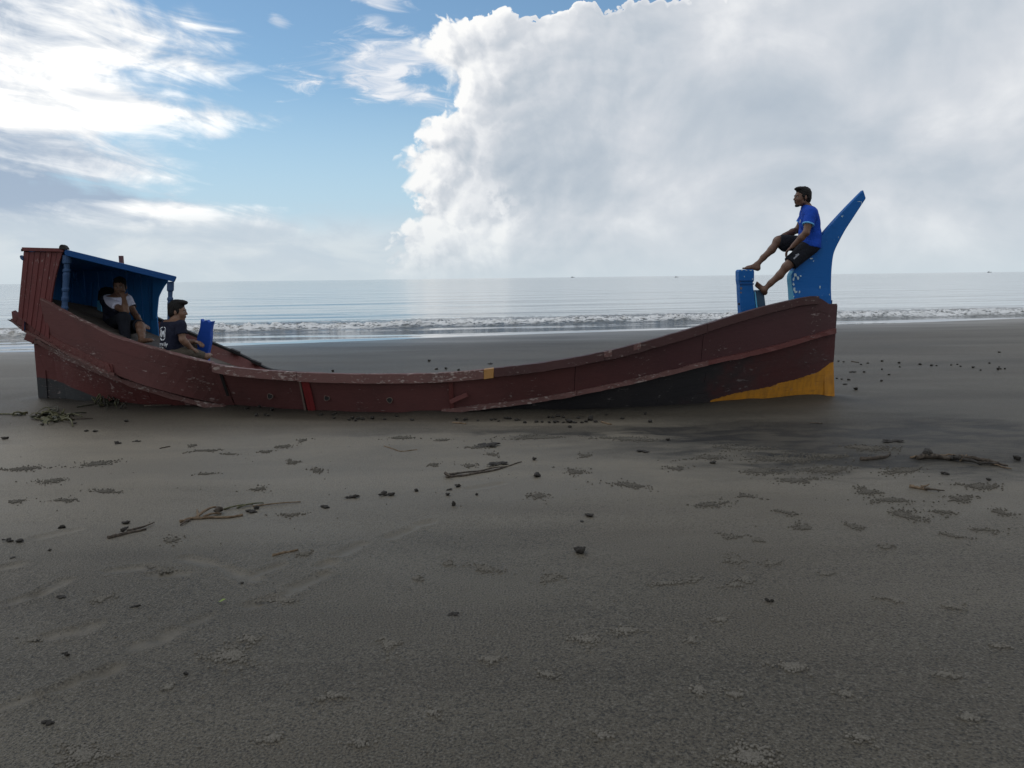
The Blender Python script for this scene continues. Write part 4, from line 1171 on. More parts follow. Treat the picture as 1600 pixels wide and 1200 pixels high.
def torso(B, neck, shL, shR, chest, waist, hipL, hipR, fw, inflate=0.0, k=0.05):
    """ribcage, belly and pelvis between the given joints; fw is the way the chest faces"""
    i = inflate; f = unit(fw); mid = lerp(shL, shR, 0.5)
    B.cone(lerp(shL, shR, 0.10) - f * 0.00, lerp(shL, shR, 0.90), 0.058 + i, 0.058 + i, k)
    for t in (0.22, 0.78):
        a = lerp(shL, shR, t); B.cone(a + (chest - mid) * 0.4 + f * 0.012, chest + (a - mid) * 0.75 + f * 0.020, 0.078 + i, 0.085 + i, k)
        B.cone(chest + (a - mid) * 0.75 + f * 0.012, waist + (a - mid) * 0.55 + f * 0.018, 0.088 + i, 0.082 + i, k)
        h = lerp(hipL, hipR, t); B.cone(waist + (a - mid) * 0.55 + f * 0.014, h, 0.085 + i, 0.098 + i, k)
    B.cone(mid + (neck - mid) * 0.2, neck, 0.066 + i, 0.050 + i, k)
    for sh in (shL, shR): B.cone(lerp(neck, sh, 0.35), lerp(neck, sh, 0.95), 0.046 + i, 0.046 + i, k)

# ---- the man leaning back on the bow horn ------------------------------------------------
def bow_man():
    Y0 = float(Yc(3.75)); J = lambda x, y, d=0.0: at(x, y, Y0 + d)
    head = J(1253.5, 308.5, -0.01); neck = J(1261.5, 325); chest = J(1266.5, 348, 0); waist = J(1269, 368, 0)
    shL, shR = J(1267, 334, -0.19), J(1261, 333, 0.19)            # his left is towards the camera
    hipL, hipR = J(1266, 384, -0.10), J(1265, 383, 0.10)
    fw = unit((-1.0, -0.06, 0.10))
    elL, wrL, haL = J(1259.5, 364, -0.27), J(1238.5, 385, -0.20), J(1229, 393, -0.17)
    elR, wrR, haR = J(1246, 359.5, 0.27), J(1224, 368, 0.17), J(1214.5, 371.5, 0.14)
    knR, anR, heR, toR = J(1215.5, 377, 0.15), J(1183, 413.5, 0.10), J(1183.5, 422.4, 0.08), J(1161.5, 420.4, 0.06)
    knL, anL, heL, toL = J(1228.5, 417, -0.16), J(1194, 453, -0.12), J(1193.2, 459.0, -0.10), J(1179.0, 442.5, -0.11)
    pts = [head, neck, shL, shR, hipL, hipR, elL, haL, elR, haR, knR, anR, toR, knL, anL, toL, head + [0, 0, 0.15]]
    person = empty('person', tuple(J(1268, 393)))
    tag(person, 'person in bright blue shirt and dark shorts leaning back against the blue bow horn', 'person')
    B = Blend(*bounds(pts, 0.17), 0.0075)
    torso(B, neck, shL, shR, chest, waist, hipL, hipR, fw)
    limb(B, [lerp(neck, head, -0.2), lerp(neck, head, 0.55)], [0.060, 0.052], 0.03)
    hf = unit((-1.0, -0.10, -0.02)); L, R = add_head(B, head, hf, (0.02, 0, 1))
    for sh, el, wr, ha, fl in ((shL, elL, wrL, haL, 1), (shR, elR, wrR, haR, -1)):
        limb(B, [sh, lerp(sh, el, 0.5), el, lerp(el, wr, 0.35), wr], [0.056, 0.050, 0.041, 0.042, 0.029])
        add_hand(B, wr, ha, (-0.2, 0.0, -1.0), 0.08, 0.42, 1.0, fl)
    for hp, kn, an, he, to, up, fl in ((hipL, knL, anL, heL, toL, (-0.6, 0, 0.8), -1), (hipR, knR, anR, heR, toR, (0, 0, 1), 1)):
        limb(B, [hp, lerp(hp, kn, 0.5), kn], [0.098, 0.082, 0.058], 0.04)
        sd = unit(np.cross(an - kn, (0, 1, 0))); cf = lerp(kn, an, 0.33) - sd * 0.014 * (1 if sd[0] < 0 else -1)
        limb(B, [kn, cf, lerp(kn, an, 0.7), an], [0.052, 0.049, 0.037, 0.031])
        add_foot(B, an, he, to, up, 1.0, fl)
    body = B.mesh('body', M_skin1); finish(person, body)
    eyes(L, person); brows(L, person)
    H = Blend(*bounds([head], 0.22), 0.005); add_hair(H, head, hf, (0.02, 0, 1), 1.0, 0.010, 0.012); H.wrinkle(0.0040, 120, 3)
    finish(person, H.mesh('hair', M_hair))
    # short beard along the jaw
    Bd = Blend(*bounds([head], 0.2), 0.005)
    for q in (-1, 1):
        Bd.cone(L(0.064 * q, 0.000, -0.030), L(0.054 * q, 0.012, -0.068), 0.009, 0.014, 0.01); Bd.cone(L(0.054 * q, 0.012, -0.068), L(0.018 * q, 0.068, -0.103), 0.015, 0.015, 0.01)
        Bd.cone(L(0.006 * q, 0.098, -0.046), L(0.026 * q, 0.084, -0.054), 0.006, 0.005, 0.004)
    Bd.cone(L(-0.018, 0.070, -0.100), L(0.018, 0.070, -0.100), 0.018, 0.018, 0.01); Bd.wrinkle(0.0015, 160, 5)
    finish(person, Bd.mesh('beard', M_hair))
    # shirt
    T = Blend(*bounds([neck, shL, shR, elL, elR, hipL, hipR], 0.2), 0.008)
    torso(T, neck, shL, shR, chest, waist, hipL, hipR, fw, 0.024)
    for t in (0.0, 0.5, 1.0): T.cone(lerp(hipL, hipR, t), lerp(lerp(hipL, hipR, t), waist + (lerp(hipL, hipR, t) - lerp(hipL, hipR, .5)) * 0.6, 0.6), 0.127, 0.112, 0.04)
    T.ell(lerp(chest, waist, 0.75) + fw * 0.045, (0.17, 0.10, 0.15), np.stack([(0, 1, 0), fw, np.cross((0, 1, 0), fw)], -1), 0.05)
    T.wrinkle(0.0058, 30, 4)
    hem = lerp(waist, lerp(hipL, hipR, 0.5), 1.22)
    T.cut(hem, lerp(hipL, hipR, 0.5) - waist); T.cut(neck + (neck - chest) * 0.10, unit(neck - chest) * 1.0 + fw * -0.55)
    for sh, el in ((shL, elL), (shR, elR)):
        A = T.like()
        A.cone(lerp(sh, el, -0.05), lerp(sh, el, 0.62), 0.074, 0.072, 0.02); A.wrinkle(0.003, 30, 9); A.cut(lerp(sh, el, 0.58), el - sh)
        T.d = np.minimum(T.d, A.d)
    shirt = T.mesh('shirt', cloth_mat('blue_shirt', (0.008, 0.055, 0.36))); finish(person, shirt)
    M_trim = cloth_mat('pale_blue_trim', (0.14, 0.42, 0.75))
    for sh, el in ((shL, elL), (shR, elR)):
        A = Blend(*bounds([sh, el], 0.12), 0.005); A.cone(lerp(sh, el, 0.45), lerp(sh, el, 0.66), 0.0755, 0.0745, 0.0); A.cut(lerp(sh, el, 0.60), el - sh); A.cut(lerp(sh, el, 0.535), sh - el)
        o = A.mesh('sleeve_trim', M_trim); finish(person, o); adopt_to(o, shirt)
    A = Blend(*bounds([neck], 0.15), 0.005); c_ = unit(neck - chest) * 1.0 + fw * -0.55
    A.cone(neck - unit(c_) * 0.05, neck + unit(c_) * 0.03, 0.078, 0.070, 0.0); A.cut(neck + unit(c_) * 0.012, c_); A.cut(neck - unit(c_) * 0.006, -c_)
    o = A.mesh('collar', M_trim); finish(person, o); adopt_to(o, shirt)
    # shorts
    D = Blend(*bounds([hipL, hipR, knL, knR, waist], 0.16), 0.008)
    for t in (0.0, 0.5, 1.0): D.cone(lerp(hipL, hipR, t), lerp(lerp(hipL, hipR, t), waist + (lerp(hipL, hipR, t) - lerp(hipL, hipR, .5)) * 0.6, 0.5), 0.116, 0.106, 0.05)
    D.cut(lerp(waist, lerp(hipL, hipR, 0.5), 0.80), waist - lerp(hipL, hipR, 0.5))
    for hp, kn in ((hipL, knL), (hipR, knR)):
        A = D.like(); A.cone(hp, kn, 0.116, 0.088, 0.0); A.wrinkle(0.004, 24, 2)
        if kn is knR: A.cone(lerp(hp, kn, 0.7), lerp(hp, kn, 0.78) + [0.0, 0, -0.075], 0.07, 0.05, 0.05)
        A.cut(lerp(hp, kn, 0.84 if kn is knL else 0.95), kn - hp); D.d = np.minimum(D.d, A.d)
    M_short = cloth_mat('black_shorts', (0.010, 0.011, 0.016)); shorts = D.mesh('shorts', M_short); finish(person, shorts)
    # pale slanted mark on the near leg of the shorts
    a, b = J(1230.0, 405.0, 0), J(1238.5, 397.5, 0); c2 = J(1235, 399, 0)
    strip_on(shorts, [(a, b, 0.018), (b, J(1233.5, 399.5, 0), 0.014)], (0, 1, 0), cloth_mat('grey_print', (0.24, 0.25, 0.28)), 'print', 1.5)
    strip_on(shirt, [(J(1253, 343, -0.06), J(1253, 348, -0.06), 0.03)], (1, 0.35, 0), cloth_mat('white_print', (0.65, 0.68, 0.72)), 'emblem', 1.5)
    return person
def adopt_to(o, parent):
    """second-level child: both already stand under the same thing"""
    top = parent.parent; o.parent = parent; o.location = Vector(o.location) - Vector(parent.location)
from mathutils.bvhtree import BVHTree
def drape(target, V_, F_, direction, mat, name, back=1.0, lift=0.004):
    """lay a flat print onto a garment along a direction"""
    base = Vector((0, 0, 0)); p = target
    while p is not None: base += Vector(p.location); p = p.parent
    bv = BVHTree.FromPolygons([tuple(v.co + base) for v in target.data.vertices], [tuple(f.vertices) for f in target.data.polygons])
    d = Vector(unit(direction)); out_ = []
    ok = np.zeros(len(V_), bool)
    for i, v in enumerate(V_):
        o_ = Vector(v) - d * back; h = bv.ray_cast(o_, d)
        if h[0] is None: out_.append(Vector(v)); continue
        out_.append(h[0] - d * lift); ok[i] = True
    F_ = [f for f in F_ if all(ok[list(f)])]
    if not F_: return None
    o = mesh_obj(name, [tuple(v) for v in out_], F_, mat, None, False)
    bm = bmesh.new(); bm.from_mesh(o.data); bmesh.ops.delete(bm, geom=[v for v in bm.verts if not v.link_faces], context='VERTS'); bm.to_mesh(o.data); bm.free()
    rebase(o, base); o.parent = target; o.location = (0, 0, 0)
    return o
def strip_on(target, segs, direction, mat, name, back):
    V_ = []; F_ = []
    d = unit(direction)
    for a, b, w in segs:
        a, b = np.array(a), np.array(b); t = unit(b - a); s_ = unit(np.cross(t, d)) * w / 2; n = 8
        for i in range(n + 1):
            q = lerp(a, b, i / n); V_ += [q - s_, q + s_]
        k = len(V_) - 2 * (n + 1)
        F_ += [(k + 2 * i, k + 2 * i + 1, k + 2 * i + 3, k + 2 * i + 2) for i in range(n)]
    return drape(target, V_, F_, direction, mat, name, back)
bow_man()

# ---- the man sitting in the cabin, chin on his hand -----------------------------------------
def cabin_man():
    J = lambda x, y, d=11.2: at(x, y, d)
    head = J(187.3, 447.5, 11.02); neck = J(183, 463, 11.15); chest = J(182, 481, 11.2); waist = J(180, 499, 11.25)
    shR, shL = J(164.5, 470, 11.18), J(199, 468, 11.22)           # his right is on the left of the picture
    hipR, hipL = J(172, 512, 11.25), J(188, 513, 11.27)
    fw = unit((0.30, -1.0, -0.25))
    elR, wrR, haR = J(196.5, 486.5, 10.78), J(193.8, 466, 10.86), J(190.5, 457, 10.88)
    elL, wrL, haL = J(209.5, 489, 11.12), J(222, 506.5, 10.92), J(233, 510, 10.86)
    knR, anR, heR, toR = J(193, 497, 10.72), J(196, 532, 10.62), J(195, 536, 10.66), J(203, 541, 10.46)
    knL, anL, heL, toL = J(219, 509, 10.80), J(222.5, 532, 10.66), J(220, 536.5, 10.68), J(243, 533, 10.52)
    pts = [head, neck, shL, shR, hipL, hipR, elL, haL, elR, haR, knR, anR, toR, knL, anL, toL, head + [0, 0, 0.15]]
    person = empty('person', tuple(J(180, 522)))
    tag(person, 'person in white and navy shirt sitting under the cabin roof, chin on hand', 'person')
    B = Blend(*bounds(pts, 0.17), 0.0078)
    torso(B, neck, shL, shR, chest, waist, hipL, hipR, fw)
    limb(B, [lerp(neck, head, -0.2), lerp(neck, head, 0.5)], [0.058, 0.050], 0.03)
    hf = unit((0.22, -1.0, -0.20)); up = (0.05, -0.05, 1); L, R = add_head(B, head, hf, up)
    for sh, el, wr, ha, pn, cu, fl in ((shL, elL, wrL, haL, (0, -0.3, -1.0), 0.35, -1), (shR, elR, wrR, haR, (-0.4, 0.8, 0.1), 0.75, -1)):
        limb(B, [sh, lerp(sh, el, 0.5), el, lerp(el, wr, 0.35), wr], [0.055, 0.048, 0.040, 0.041, 0.029]); add_hand(B, wr, ha, pn, 0.06, cu, 1.0, fl)
    for hp, kn, an, he, to, fl in ((hipL, knL, anL, heL, toL, 1), (hipR, knR, anR, heR, toR, -1)):
        limb(B, [hp, lerp(hp, kn, 0.5), kn], [0.098, 0.082, 0.058], 0.04); limb(B, [kn, lerp(kn, an, 0.33), lerp(kn, an, 0.7), an], [0.055, 0.056, 0.042, 0.034]); add_foot(B, an, he, to, (0, 0, 1), 1.0, fl)
    finish(person, B.mesh('body', M_skin2)); eyes(L, person); brows(L, person)
    H = Blend(*bounds([head], 0.22), 0.005); add_hair(H, head, hf, up, 1.0, 0.006, 0.006); H.wrinkle(0.0040, 120, 8); finish(person, H.mesh('hair', M_hair))
    T = Blend(*bounds([neck, shL, shR, elL, elR, hipL, hipR], 0.2), 0.008)
    torso(T, neck, shL, shR, chest, waist, hipL, hipR, fw, 0.020); T.wrinkle(0.0058, 30, 14)
    T.cut(lerp(waist, lerp(hipL, hipR, .5), 0.9), (0, 0, -1)); T.cut(neck + (neck - chest) * 0.03, (0, -0.35, 1.0))
    for sh, el, e_ in ((shL, elL, 0.62), (shR, elR, 0.62)):
        A = T.like(); A.cone(sh, lerp(sh, el, 0.7), 0.074, 0.070, 0.0); A.wrinkle(0.003, 30, 19); A.cut(lerp(sh, el, e_), el - sh); T.d = np.minimum(T.d, A.d)
    zc = J(186, 480, 11.05); a1 = J(164, 470, 11.0)
    def two(x, y, z):
        u = (x - (zc[0] + 0.02)) * 4.2; edge = zc[2] - 0.015 + u * u * 0.13
        return mixc(sstep(z - edge, -0.004, 0.004), (0.011, 0.013, 0.026), (0.70, 0.72, 0.86))
    finish(person, T.mesh('shirt', cloth_mat('white_navy_shirt', (0.3, 0.3, 0.4), two)))
    D = Blend(*bounds([hipL, hipR, knL, knR, waist, anR], 0.18), 0.008)
    for t in (0.0, 0.5, 1.0): D.cone(lerp(hipL, hipR, t), lerp(lerp(hipL, hipR, t), waist, 0.5), 0.118, 0.108, 0.05)
    for hp, kn in ((hipL, knL), (hipR, knR)):
        A = D.like(); A.cone(hp, kn, 0.116, 0.086, 0.0)
        if kn is knR: A.cone(kn, lerp(knR, anR, 1.0), 0.080, 0.066, 0.03)
        A.wrinkle(0.004, 24, 12)
        A.cut(lerp(hp, kn, 0.98) if kn is knL else lerp(knR, anR, 0.97), kn - hp if kn is knL else anR - knR); D.d = np.minimum(D.d, A.d)
    finish(person, D.mesh('trousers', cloth_mat('dark_trousers', (0.010, 0.012, 0.018))))
cabin_man()

# ---- the man sitting behind the gunwale, back half turned ------------------------------------
def gunwale_man():
    J = lambda x, y, d=10.2: at(x, y, d)
    head = J(277.8, 487, 10.28); neck = J(272.5, 503, 10.24); chest = J(268.5, 521, 10.2); waist = J(266.5, 540, 10.19)
    fx = unit((0.66, 0.75, 0.0)); sd = np.array([0.75, -0.66, 0])    # facing right and away; his right side is nearer
    mid = J(270.5, 508, 10.22); shR, shL = mid + sd * 0.19, mid - sd * 0.19
    hip = J(267, 555, 10.2); hipR, hipL = hip + sd * 0.10, hip - sd * 0.10
    fw = unit(fx + np.array([0, 0, -0.1]))
    elR, wrR, haR = J(285.5, 531, 10.06), J(298, 543, 10.12), J(305.5, 547.5, 10.16)
    elL, wrL, haL = mid - sd * 0.24 + fx * 0.10 + [0, 0, -0.25], mid - sd * 0.10 + fx * 0.32 + [0, 0, -0.24], mid + fx * 0.36 + [0, 0, -0.26]
    knR, anR, heR, toR = J(300, 552, 10.16), J(322, 557.5, 10.24), J(324.5, 560.0, 10.25), J(328, 556, 10.42)
    knL, anL, heL, toL = J(299, 541.5, 10.62), J(305, 561, 10.86), J(302, 564.5, 10.84), J(318, 564, 10.98)
    pts = [head, neck, shL, shR, hipL, hipR, elL, haL, elR, haR, knR, anR, toR, knL, anL, toL, head + [0, 0, 0.15]]
    person = empty('person', tuple(J(267, 562)))
    tag(person, 'person in navy printed shirt sitting behind the gunwale, seen from the back', 'person')
    B = Blend(*bounds(pts, 0.17), 0.0078)
    torso(B, neck, shL, shR, chest, waist, hipL, hipR, fw)
    limb(B, [lerp(neck, head, -0.2), lerp(neck, head, 0.5)], [0.060, 0.052], 0.03)
    hf = unit((1.0, 0.16, -0.08)); up = (0.04, 0, 1); L, R = add_head(B, head, hf, up, 1.04)
    for sh, el, wr, ha, fl in ((shL, elL, wrL, haL, 1), (shR, elR, wrR, haR, -1)):
        limb(B, [sh, lerp(sh, el, 0.5), el, lerp(el, wr, 0.35), wr], [0.055, 0.048, 0.040, 0.041, 0.029]); add_hand(B, wr, ha, (0.1, 0.2, -1.0), 0.06, 0.45, 1.0, fl)
    for hp, kn, an, he, to, fl in ((hipL, knL, anL, heL, toL, 1), (hipR, knR, anR, heR, toR, -1)):
        limb(B, [hp, lerp(hp, kn, 0.5), kn], [0.098, 0.080, 0.058], 0.04); limb(B, [kn, lerp(kn, an, 0.33), lerp(kn, an, 0.7), an], [0.055, 0.054, 0.042, 0.034]); add_foot(B, an, he, to, (0, 0, 1), 1.0, fl)
    finish(person, B.mesh('body', M_skin2)); eyes(L, person); brows(L, person)
    H = Blend(*bounds([head], 0.24), 0.005); add_hair(H, head, hf, up, 1.06, 0.016, 0.024)
    H.wrinkle(0.0042, 120, 33); finish(person, H.mesh('hair', M_hair))
    T = Blend(*bounds([neck, shL, shR, elL, elR, hipL, hipR], 0.2), 0.008)
    torso(T, neck, shL, shR, chest, waist, hipL, hipR, fw, 0.020); T.wrinkle(0.0058, 30, 24)
    T.cut(hip + [0, 0, -0.02], (0, 0, -1)); T.cut(neck + (neck - chest) * 0.12, unit(neck - chest) - fw * 0.45)
    for sh, el in ((shL, elL), (shR, elR)):
        A = T.like(); A.cone(sh, lerp(sh, el, 0.7), 0.073, 0.070, 0.0); A.wrinkle(0.003, 30, 29); A.cut(lerp(sh, el, 0.62), el - sh); T.d = np.minimum(T.d, A.d)
    shirt = T.mesh('shirt', cloth_mat('navy_shirt', (0.010, 0.012, 0.026))); finish(person, shirt)
    D = Blend(*bounds([hipL, hipR, knL, knR, waist, anR, anL], 0.18), 0.008)
    for t in (0.0, 0.5, 1.0): D.cone(lerp(hipL, hipR, t), lerp(lerp(hipL, hipR, t), waist, 0.5), 0.116, 0.104, 0.05)
    for hp, kn, an in ((hipL, knL, anL), (hipR, knR, anR)):
        A = D.like(); A.cone(hp, kn, 0.114, 0.076, 0.0); A.cone(kn, an, 0.074, 0.056, 0.02); A.wrinkle(0.004, 24, 22); A.cut(lerp(kn, an, 0.86), an - kn); D.d = np.minimum(D.d, A.d)
    finish(person, D.mesh('trousers', cloth_mat('khaki_trousers', (0.070, 0.058, 0.045))))
    # print on the back: a round emblem over two lines of lettering
    M_print = cloth_mat('white_print', (0.65, 0.68, 0.72))
    R_ = unit(sd + fx * 0.0); U_ = np.array([0, 0, 1.0]); dirn = fx
    def lay(verts2, faces, origin, name):
        V_ = [origin + R_ * a + U_ * b for a, b in verts2]; return drape(shirt, V_, faces, dirn, M_print, name, 1.0, 0.004)
    C0 = mid - fx * 0.2 + [0, 0, -0.105] - sd * 0.045
    V_, F_ = [], []; n = 40
    for k in range(n):                          # broken ring
        t = 2 * math.pi * k / n
        w = 0.010 + 0.010 * max(0, math.cos(t + 2.0))
        V_ += [((0.088 - w) * math.cos(t), (0.088 - w) * math.sin(t)), (0.090 * math.cos(t), 0.090 * math.sin(t))]
    for k in range(n):
        if k in (9, 10, 30): continue
        a = 2 * k; b = 2 * ((k + 1) % n); F_.append((a, a + 1, b + 1, b))
    lay(V_, F_, C0, 'emblem')
    def quadstrip(pts, w):
        V2, F2 = [], []
        for i, (a, b) in enumerate(pts):
            p0 = np.array(pts[max(i - 1, 0)]); p1 = np.array(pts[min(i + 1, len(pts) - 1)]); t = (p1 - p0) / (np.linalg.norm(p1 - p0) + 1e-9)
            V2 += [(a - t[1] * w, b + t[0] * w), (a + t[1] * w, b - t[0] * w)]
        F2 = [(2 * i, 2 * i + 1, 2 * i + 3, 2 * i + 2) for i in range(len(pts) - 1)]
        return V2, F2
    for pts_, w in (([(-0.055, -0.035), (-0.030, -0.01), (-0.018, 0.02), (-0.03, 0.05)], 0.010), ([(-0.018, -0.045), (0.0, 0.0), (0.012, 0.035)], 0.008), ([(0.012, 0.035), (0.024, -0.005), (0.03, -0.045)], 0.010), ([(0.035, 0.055), (0.045, 0.015), (0.04, -0.02)], 0.008)):
        pp = [lerp(np.array(pts_[min(int(t), len(pts_) - 2)]), np.array(pts_[min(int(t), len(pts_) - 2) + 1]), t - min(int(t), len(pts_) - 2)) for t in np.linspace(0, len(pts_) - 1, 10)]
        V2, F2 = quadstrip(pp, w); lay(V2, F2, C0, 'emblem_stroke')
    def lettering(txt, size, origin):
        cu = bpy.data.curves.new('lettering', 'FONT'); cu.body = txt; cu.size = size; cu.align_x = 'CENTER'; cu.offset = size * 0.018
        o = bpy.data.objects.new('lettering', cu); COL.objects.link(o); dg = bpy.context.evaluated_depsgraph_get(); me = o.evaluated_get(dg).to_mesh()
        bm = bmesh.new(); bm.from_mesh(me); bmesh.ops.triangulate(bm, faces=bm.faces)
        for _ in range(2): bmesh.ops.subdivide_edges(bm, edges=[e for e in bm.edges if e.calc_length() > size * 0.12], cuts=1)
        bmesh.ops.triangulate(bm, faces=bm.faces)
        v2 = [(v.co.x, v.co.y) for v in bm.verts]; bm.verts.index_update(); f2 = [tuple(v.index for v in f.verts) for f in bm.faces]; bm.free()
        bpy.data.objects.remove(o); bpy.data.curves.remove(cu)
        lay(v2, f2, origin, 'lettering')
    lettering('owered By', 0.062, C0 + U_ * -0.150 + R_ * 0.012)
    lettering('ISTOI', 0.056, C0 + U_ * -0.205 + R_ * 0.0)
gunwale_man()

# ------------------------------------------------------------------ things lying on the sand
def gz(x, y): return float(terrain(np.array(x, float), np.array(y, float)))
def spot(px, py):
    p = gnd(px, py, -0.01); 
    for _ in range(3): p = gnd(px, py, gz(p[0], p[1]))
    return p
def plain(name, c1, c2, scale=30.0, rough=0.8, bstr=0.6, bd=0.006, spec=0.25):
    def b(p):
        P = objpos(); n = noise(P, scale, 4, 0.65); lk(mixc(sstep(n, 0.35, 0.68), c1, c2), p.inputs['Base Color'])
        p.inputs['Roughness'].default_value = rough; p.inputs['Specular IOR Level'].default_value = spec
        lk(bump(n, bstr, bd), p.inputs['Normal'])
    return material(name, b)
M_mud = plain('dark_mud', (0.018, 0.016, 0.014), (0.045, 0.040, 0.034), 60)
M_mud2 = plain('brown_mud', (0.028, 0.023, 0.018), (0.070, 0.060, 0.050), 60)
M_stick = plain('dark_stick', (0.030, 0.024, 0.019), (0.085, 0.068, 0.052), 40)
M_straw = plain('dry_stem', (0.085, 0.056, 0.033), (0.17, 0.125, 0.082), 40)
M_weed = plain('seaweed', (0.035, 0.038, 0.016), (0.115, 0.105, 0.055), 25, 0.6)
M_weedd = plain('dark_weed', (0.016, 0.018, 0.012), (0.050, 0.050, 0.028), 25, 0.6)
M_leafg = plain('fresh_leaf', (0.10, 0.17, 0.02), (0.16, 0.22, 0.03), 60, 0.5)
M_pel = plain('pellet_sand', (0.058, 0.052, 0.041), (0.095, 0.085, 0.067), 120)

def lump_mesh(name, sub, seed, rough=0.35, flat=0.75, clusters=0):
    bm = bmesh.new(); rng = np.random.default_rng(seed)
    bits = [(np.zeros(3), 1.0)] if not clusters else [(rng.normal(0, 0.55, 3) * [1, 0.7, 0.3], rng.uniform(0.3, 0.62)) for _ in range(clusters)]
    for c, r in bits:
        m = Matrix.Translation(Vector(c)) @ Matrix.Diagonal((r, r, r, 1))
        bmesh.ops.create_icosphere(bm, subdivisions=sub, radius=1.0, matrix=m)
    ks = rng.normal(0, 3.0, (6, 3)); ph = rng.uniform(0, 6, 6)
    for v in bm.verts:
        c = np.array(v.co); w = sum(math.sin(k @ c * (1 + 0.5 * i) + p) / (1 + 0.4 * i) for i, (k, p) in enumerate(zip(ks, ph)))
        v.co = Vector(c * (1 + rough * w * 0.35) * [1, 1, flat])
    zmin = min(v.co.z for v in bm.verts)
    for v in bm.verts: v.co.z -= zmin + 0.18
    me = bpy.data.meshes.new(name); bm.to_mesh(me); bm.free()
    me.polygons.foreach_set('use_smooth', [True] * len(me.polygons))
    return me
LUMP = [lump_mesh('mud_lump', 2, 40 + i, 0.8, 0.55 + 0.07 * (i % 4)) for i in range(9)]
HEAP = [lump_mesh('mud_clump', 2, 80 + i, 0.5, 0.75, 6 + 2 * i) for i in range(4)]
for me in LUMP: me.materials.append(M_mud)
for me in HEAP: me.materials.append(M_mud)
def lump(px, py, wpx, label, group=None, heap=False, name='mud_lump', squash=1.0):
    p = spot(px, py); d = p[1]; s = wpx / FPX * d / 2
    o = bpy.data.objects.new(name, random.choice(HEAP if heap else LUMP)); COL.objects.link(o)
    o.location = (p[0], p[1], gz(p[0], p[1])); o.rotation_euler = (random.uniform(-0.1, 0.1), random.uniform(-0.1, 0.1), random.uniform(-0.5, 0.5) if heap else random.uniform(0, 6.3))
    k = 0.80 if heap else 1.0
    o.scale = (s * k, s * k * random.uniform(0.8, 1.0), s * k * squash * random.uniform(0.85, 1.1))
    tag(o, label, 'mud lump' if not heap else 'mud clump', group); return o
# front of the hull
A = [(385, 637), (405, 637), (425, 642), (414, 649), (401, 650), (419, 650), (484, 640), (491, 641), (502, 649), (520, 649), (525, 647), (522, 654), (546, 657), (551, 655), (556, 658), (560, 655), (566, 656),
     (582, 655), (600, 656), (620, 651), (644, 657), (713, 657), (727, 657), (747, 658), (768, 657), (774, 656), (779, 659), (791, 654), (796, 655), (807, 657), (811, 657), (820, 661), (838, 660), (847, 660), (857, 653),
     (864, 653), (872, 651), (881, 653), (858, 661), (866, 661), (872, 660), (880, 661), (898, 661), (909, 661), (916, 660), (931, 660), (941, 659), (903, 654), (948, 649), (973, 655), (1008, 648), (1016, 660)]
ORD = ['first', 'second', 'third', 'fourth', 'fifth', 'sixth', 'seventh', 'eighth', 'ninth', 'tenth', 'eleventh', 'twelfth', 'thirteenth', 'fourteenth', 'fifteenth', 'sixteenth', 'seventeenth', 'eighteenth', 'nineteenth', 'twentieth', 'last but one', 'last']
def lump_run(pts, zones, text, group, size):
    """zones: (upper x limit, where the run lies); each lump is told apart by its place in its own short run"""
    pts = sorted(pts); lo = -1e9
    for lim, where in zones:
        run = [q for q in pts if lo <= q[0] < lim]; lo = lim
        for k, (x, y) in enumerate(run):
            lump(x, y, random.uniform(*size), text % (ORD[k], where) if len(run) > 1 else text.replace('%s ', '', 1).replace('from the stern ', '') % where, group)
lump_run(A, ((440, 'before the dark strake joint'), (500, 'at the foot of the bright red batten'), (540, 'below the second drain hole'), (572, 'in the tight cluster left of the third drain hole'), (660, 'below the third drain hole'),
             (760, 'below the slanted brace'), (830, 'before the ochre rail block'), (885, 'in the near half of the dense line'), (945, 'in the far half of the dense line'), (1100, 'past the dense line')),
         '%s dark lump from the stern %s', 'mud lumps along the front of the hull', (4.2, 7.5))
lump(889, 660.5, 11, 'largest dark mud lump in the dense line before the boat', heap=False)
lump(923, 657, 9, 'pointed dark mud lump standing up from the dense line before the boat', squash=1.4)
lump(890, 668, 5.5, 'single dark mud lump just in front of the dense line before the boat')
# right of the bow
Bp = [(1310, 565), (1318, 566), (1345, 570), (1356, 568), (1378, 565), (1405, 568), (1406, 574), (1437, 570), (1455, 572), (1463, 572), (1486, 571), (1496, 570), (1501, 573), (1521, 575), (1532, 579), (1546, 568), (1561, 574), (1559, 578),
      (1563, 577), (1570, 577), (1350, 582), (1389, 586), (1377, 596), (1307, 592), (1315, 593), (1326, 594), (1378, 578)]
lump_run([q for q in Bp if q[1] < 577], ((1330, 'touching the stem'), (1420, 'in the lump row near the stem'), (1510, 'in the middle of the lump row'), (1600, 'at the far end of the lump row')), '%s dark lump past the bow %s', 'dark lumps beyond the bow', (3.0, 4.8))
lump_run([q for q in Bp if q[1] >= 577], ((1330, 'on the sand beside the yellow stem foot'), (1450, 'scattered below the lump row'), (1600, 'below the far end of the lump row')), '%s dark lump past the bow %s', 'dark lumps beyond the bow', (3.0, 4.6))
lump(1561, 551, 3.5, 'tiny dark lump lying alone farthest up the sand beyond the bow')
lump(1332, 582, 9, 'flat dark clump on the sand just beyond the bow stem', heap=True, name='mud_clump', squash=0.6)
lump(1337, 609, 7, 'dark lump near the foot of the bow stem', squash=0.8)
lump(1320, 601, 7, 'flat dark scrap beside the foot of the bow stem', squash=0.45)
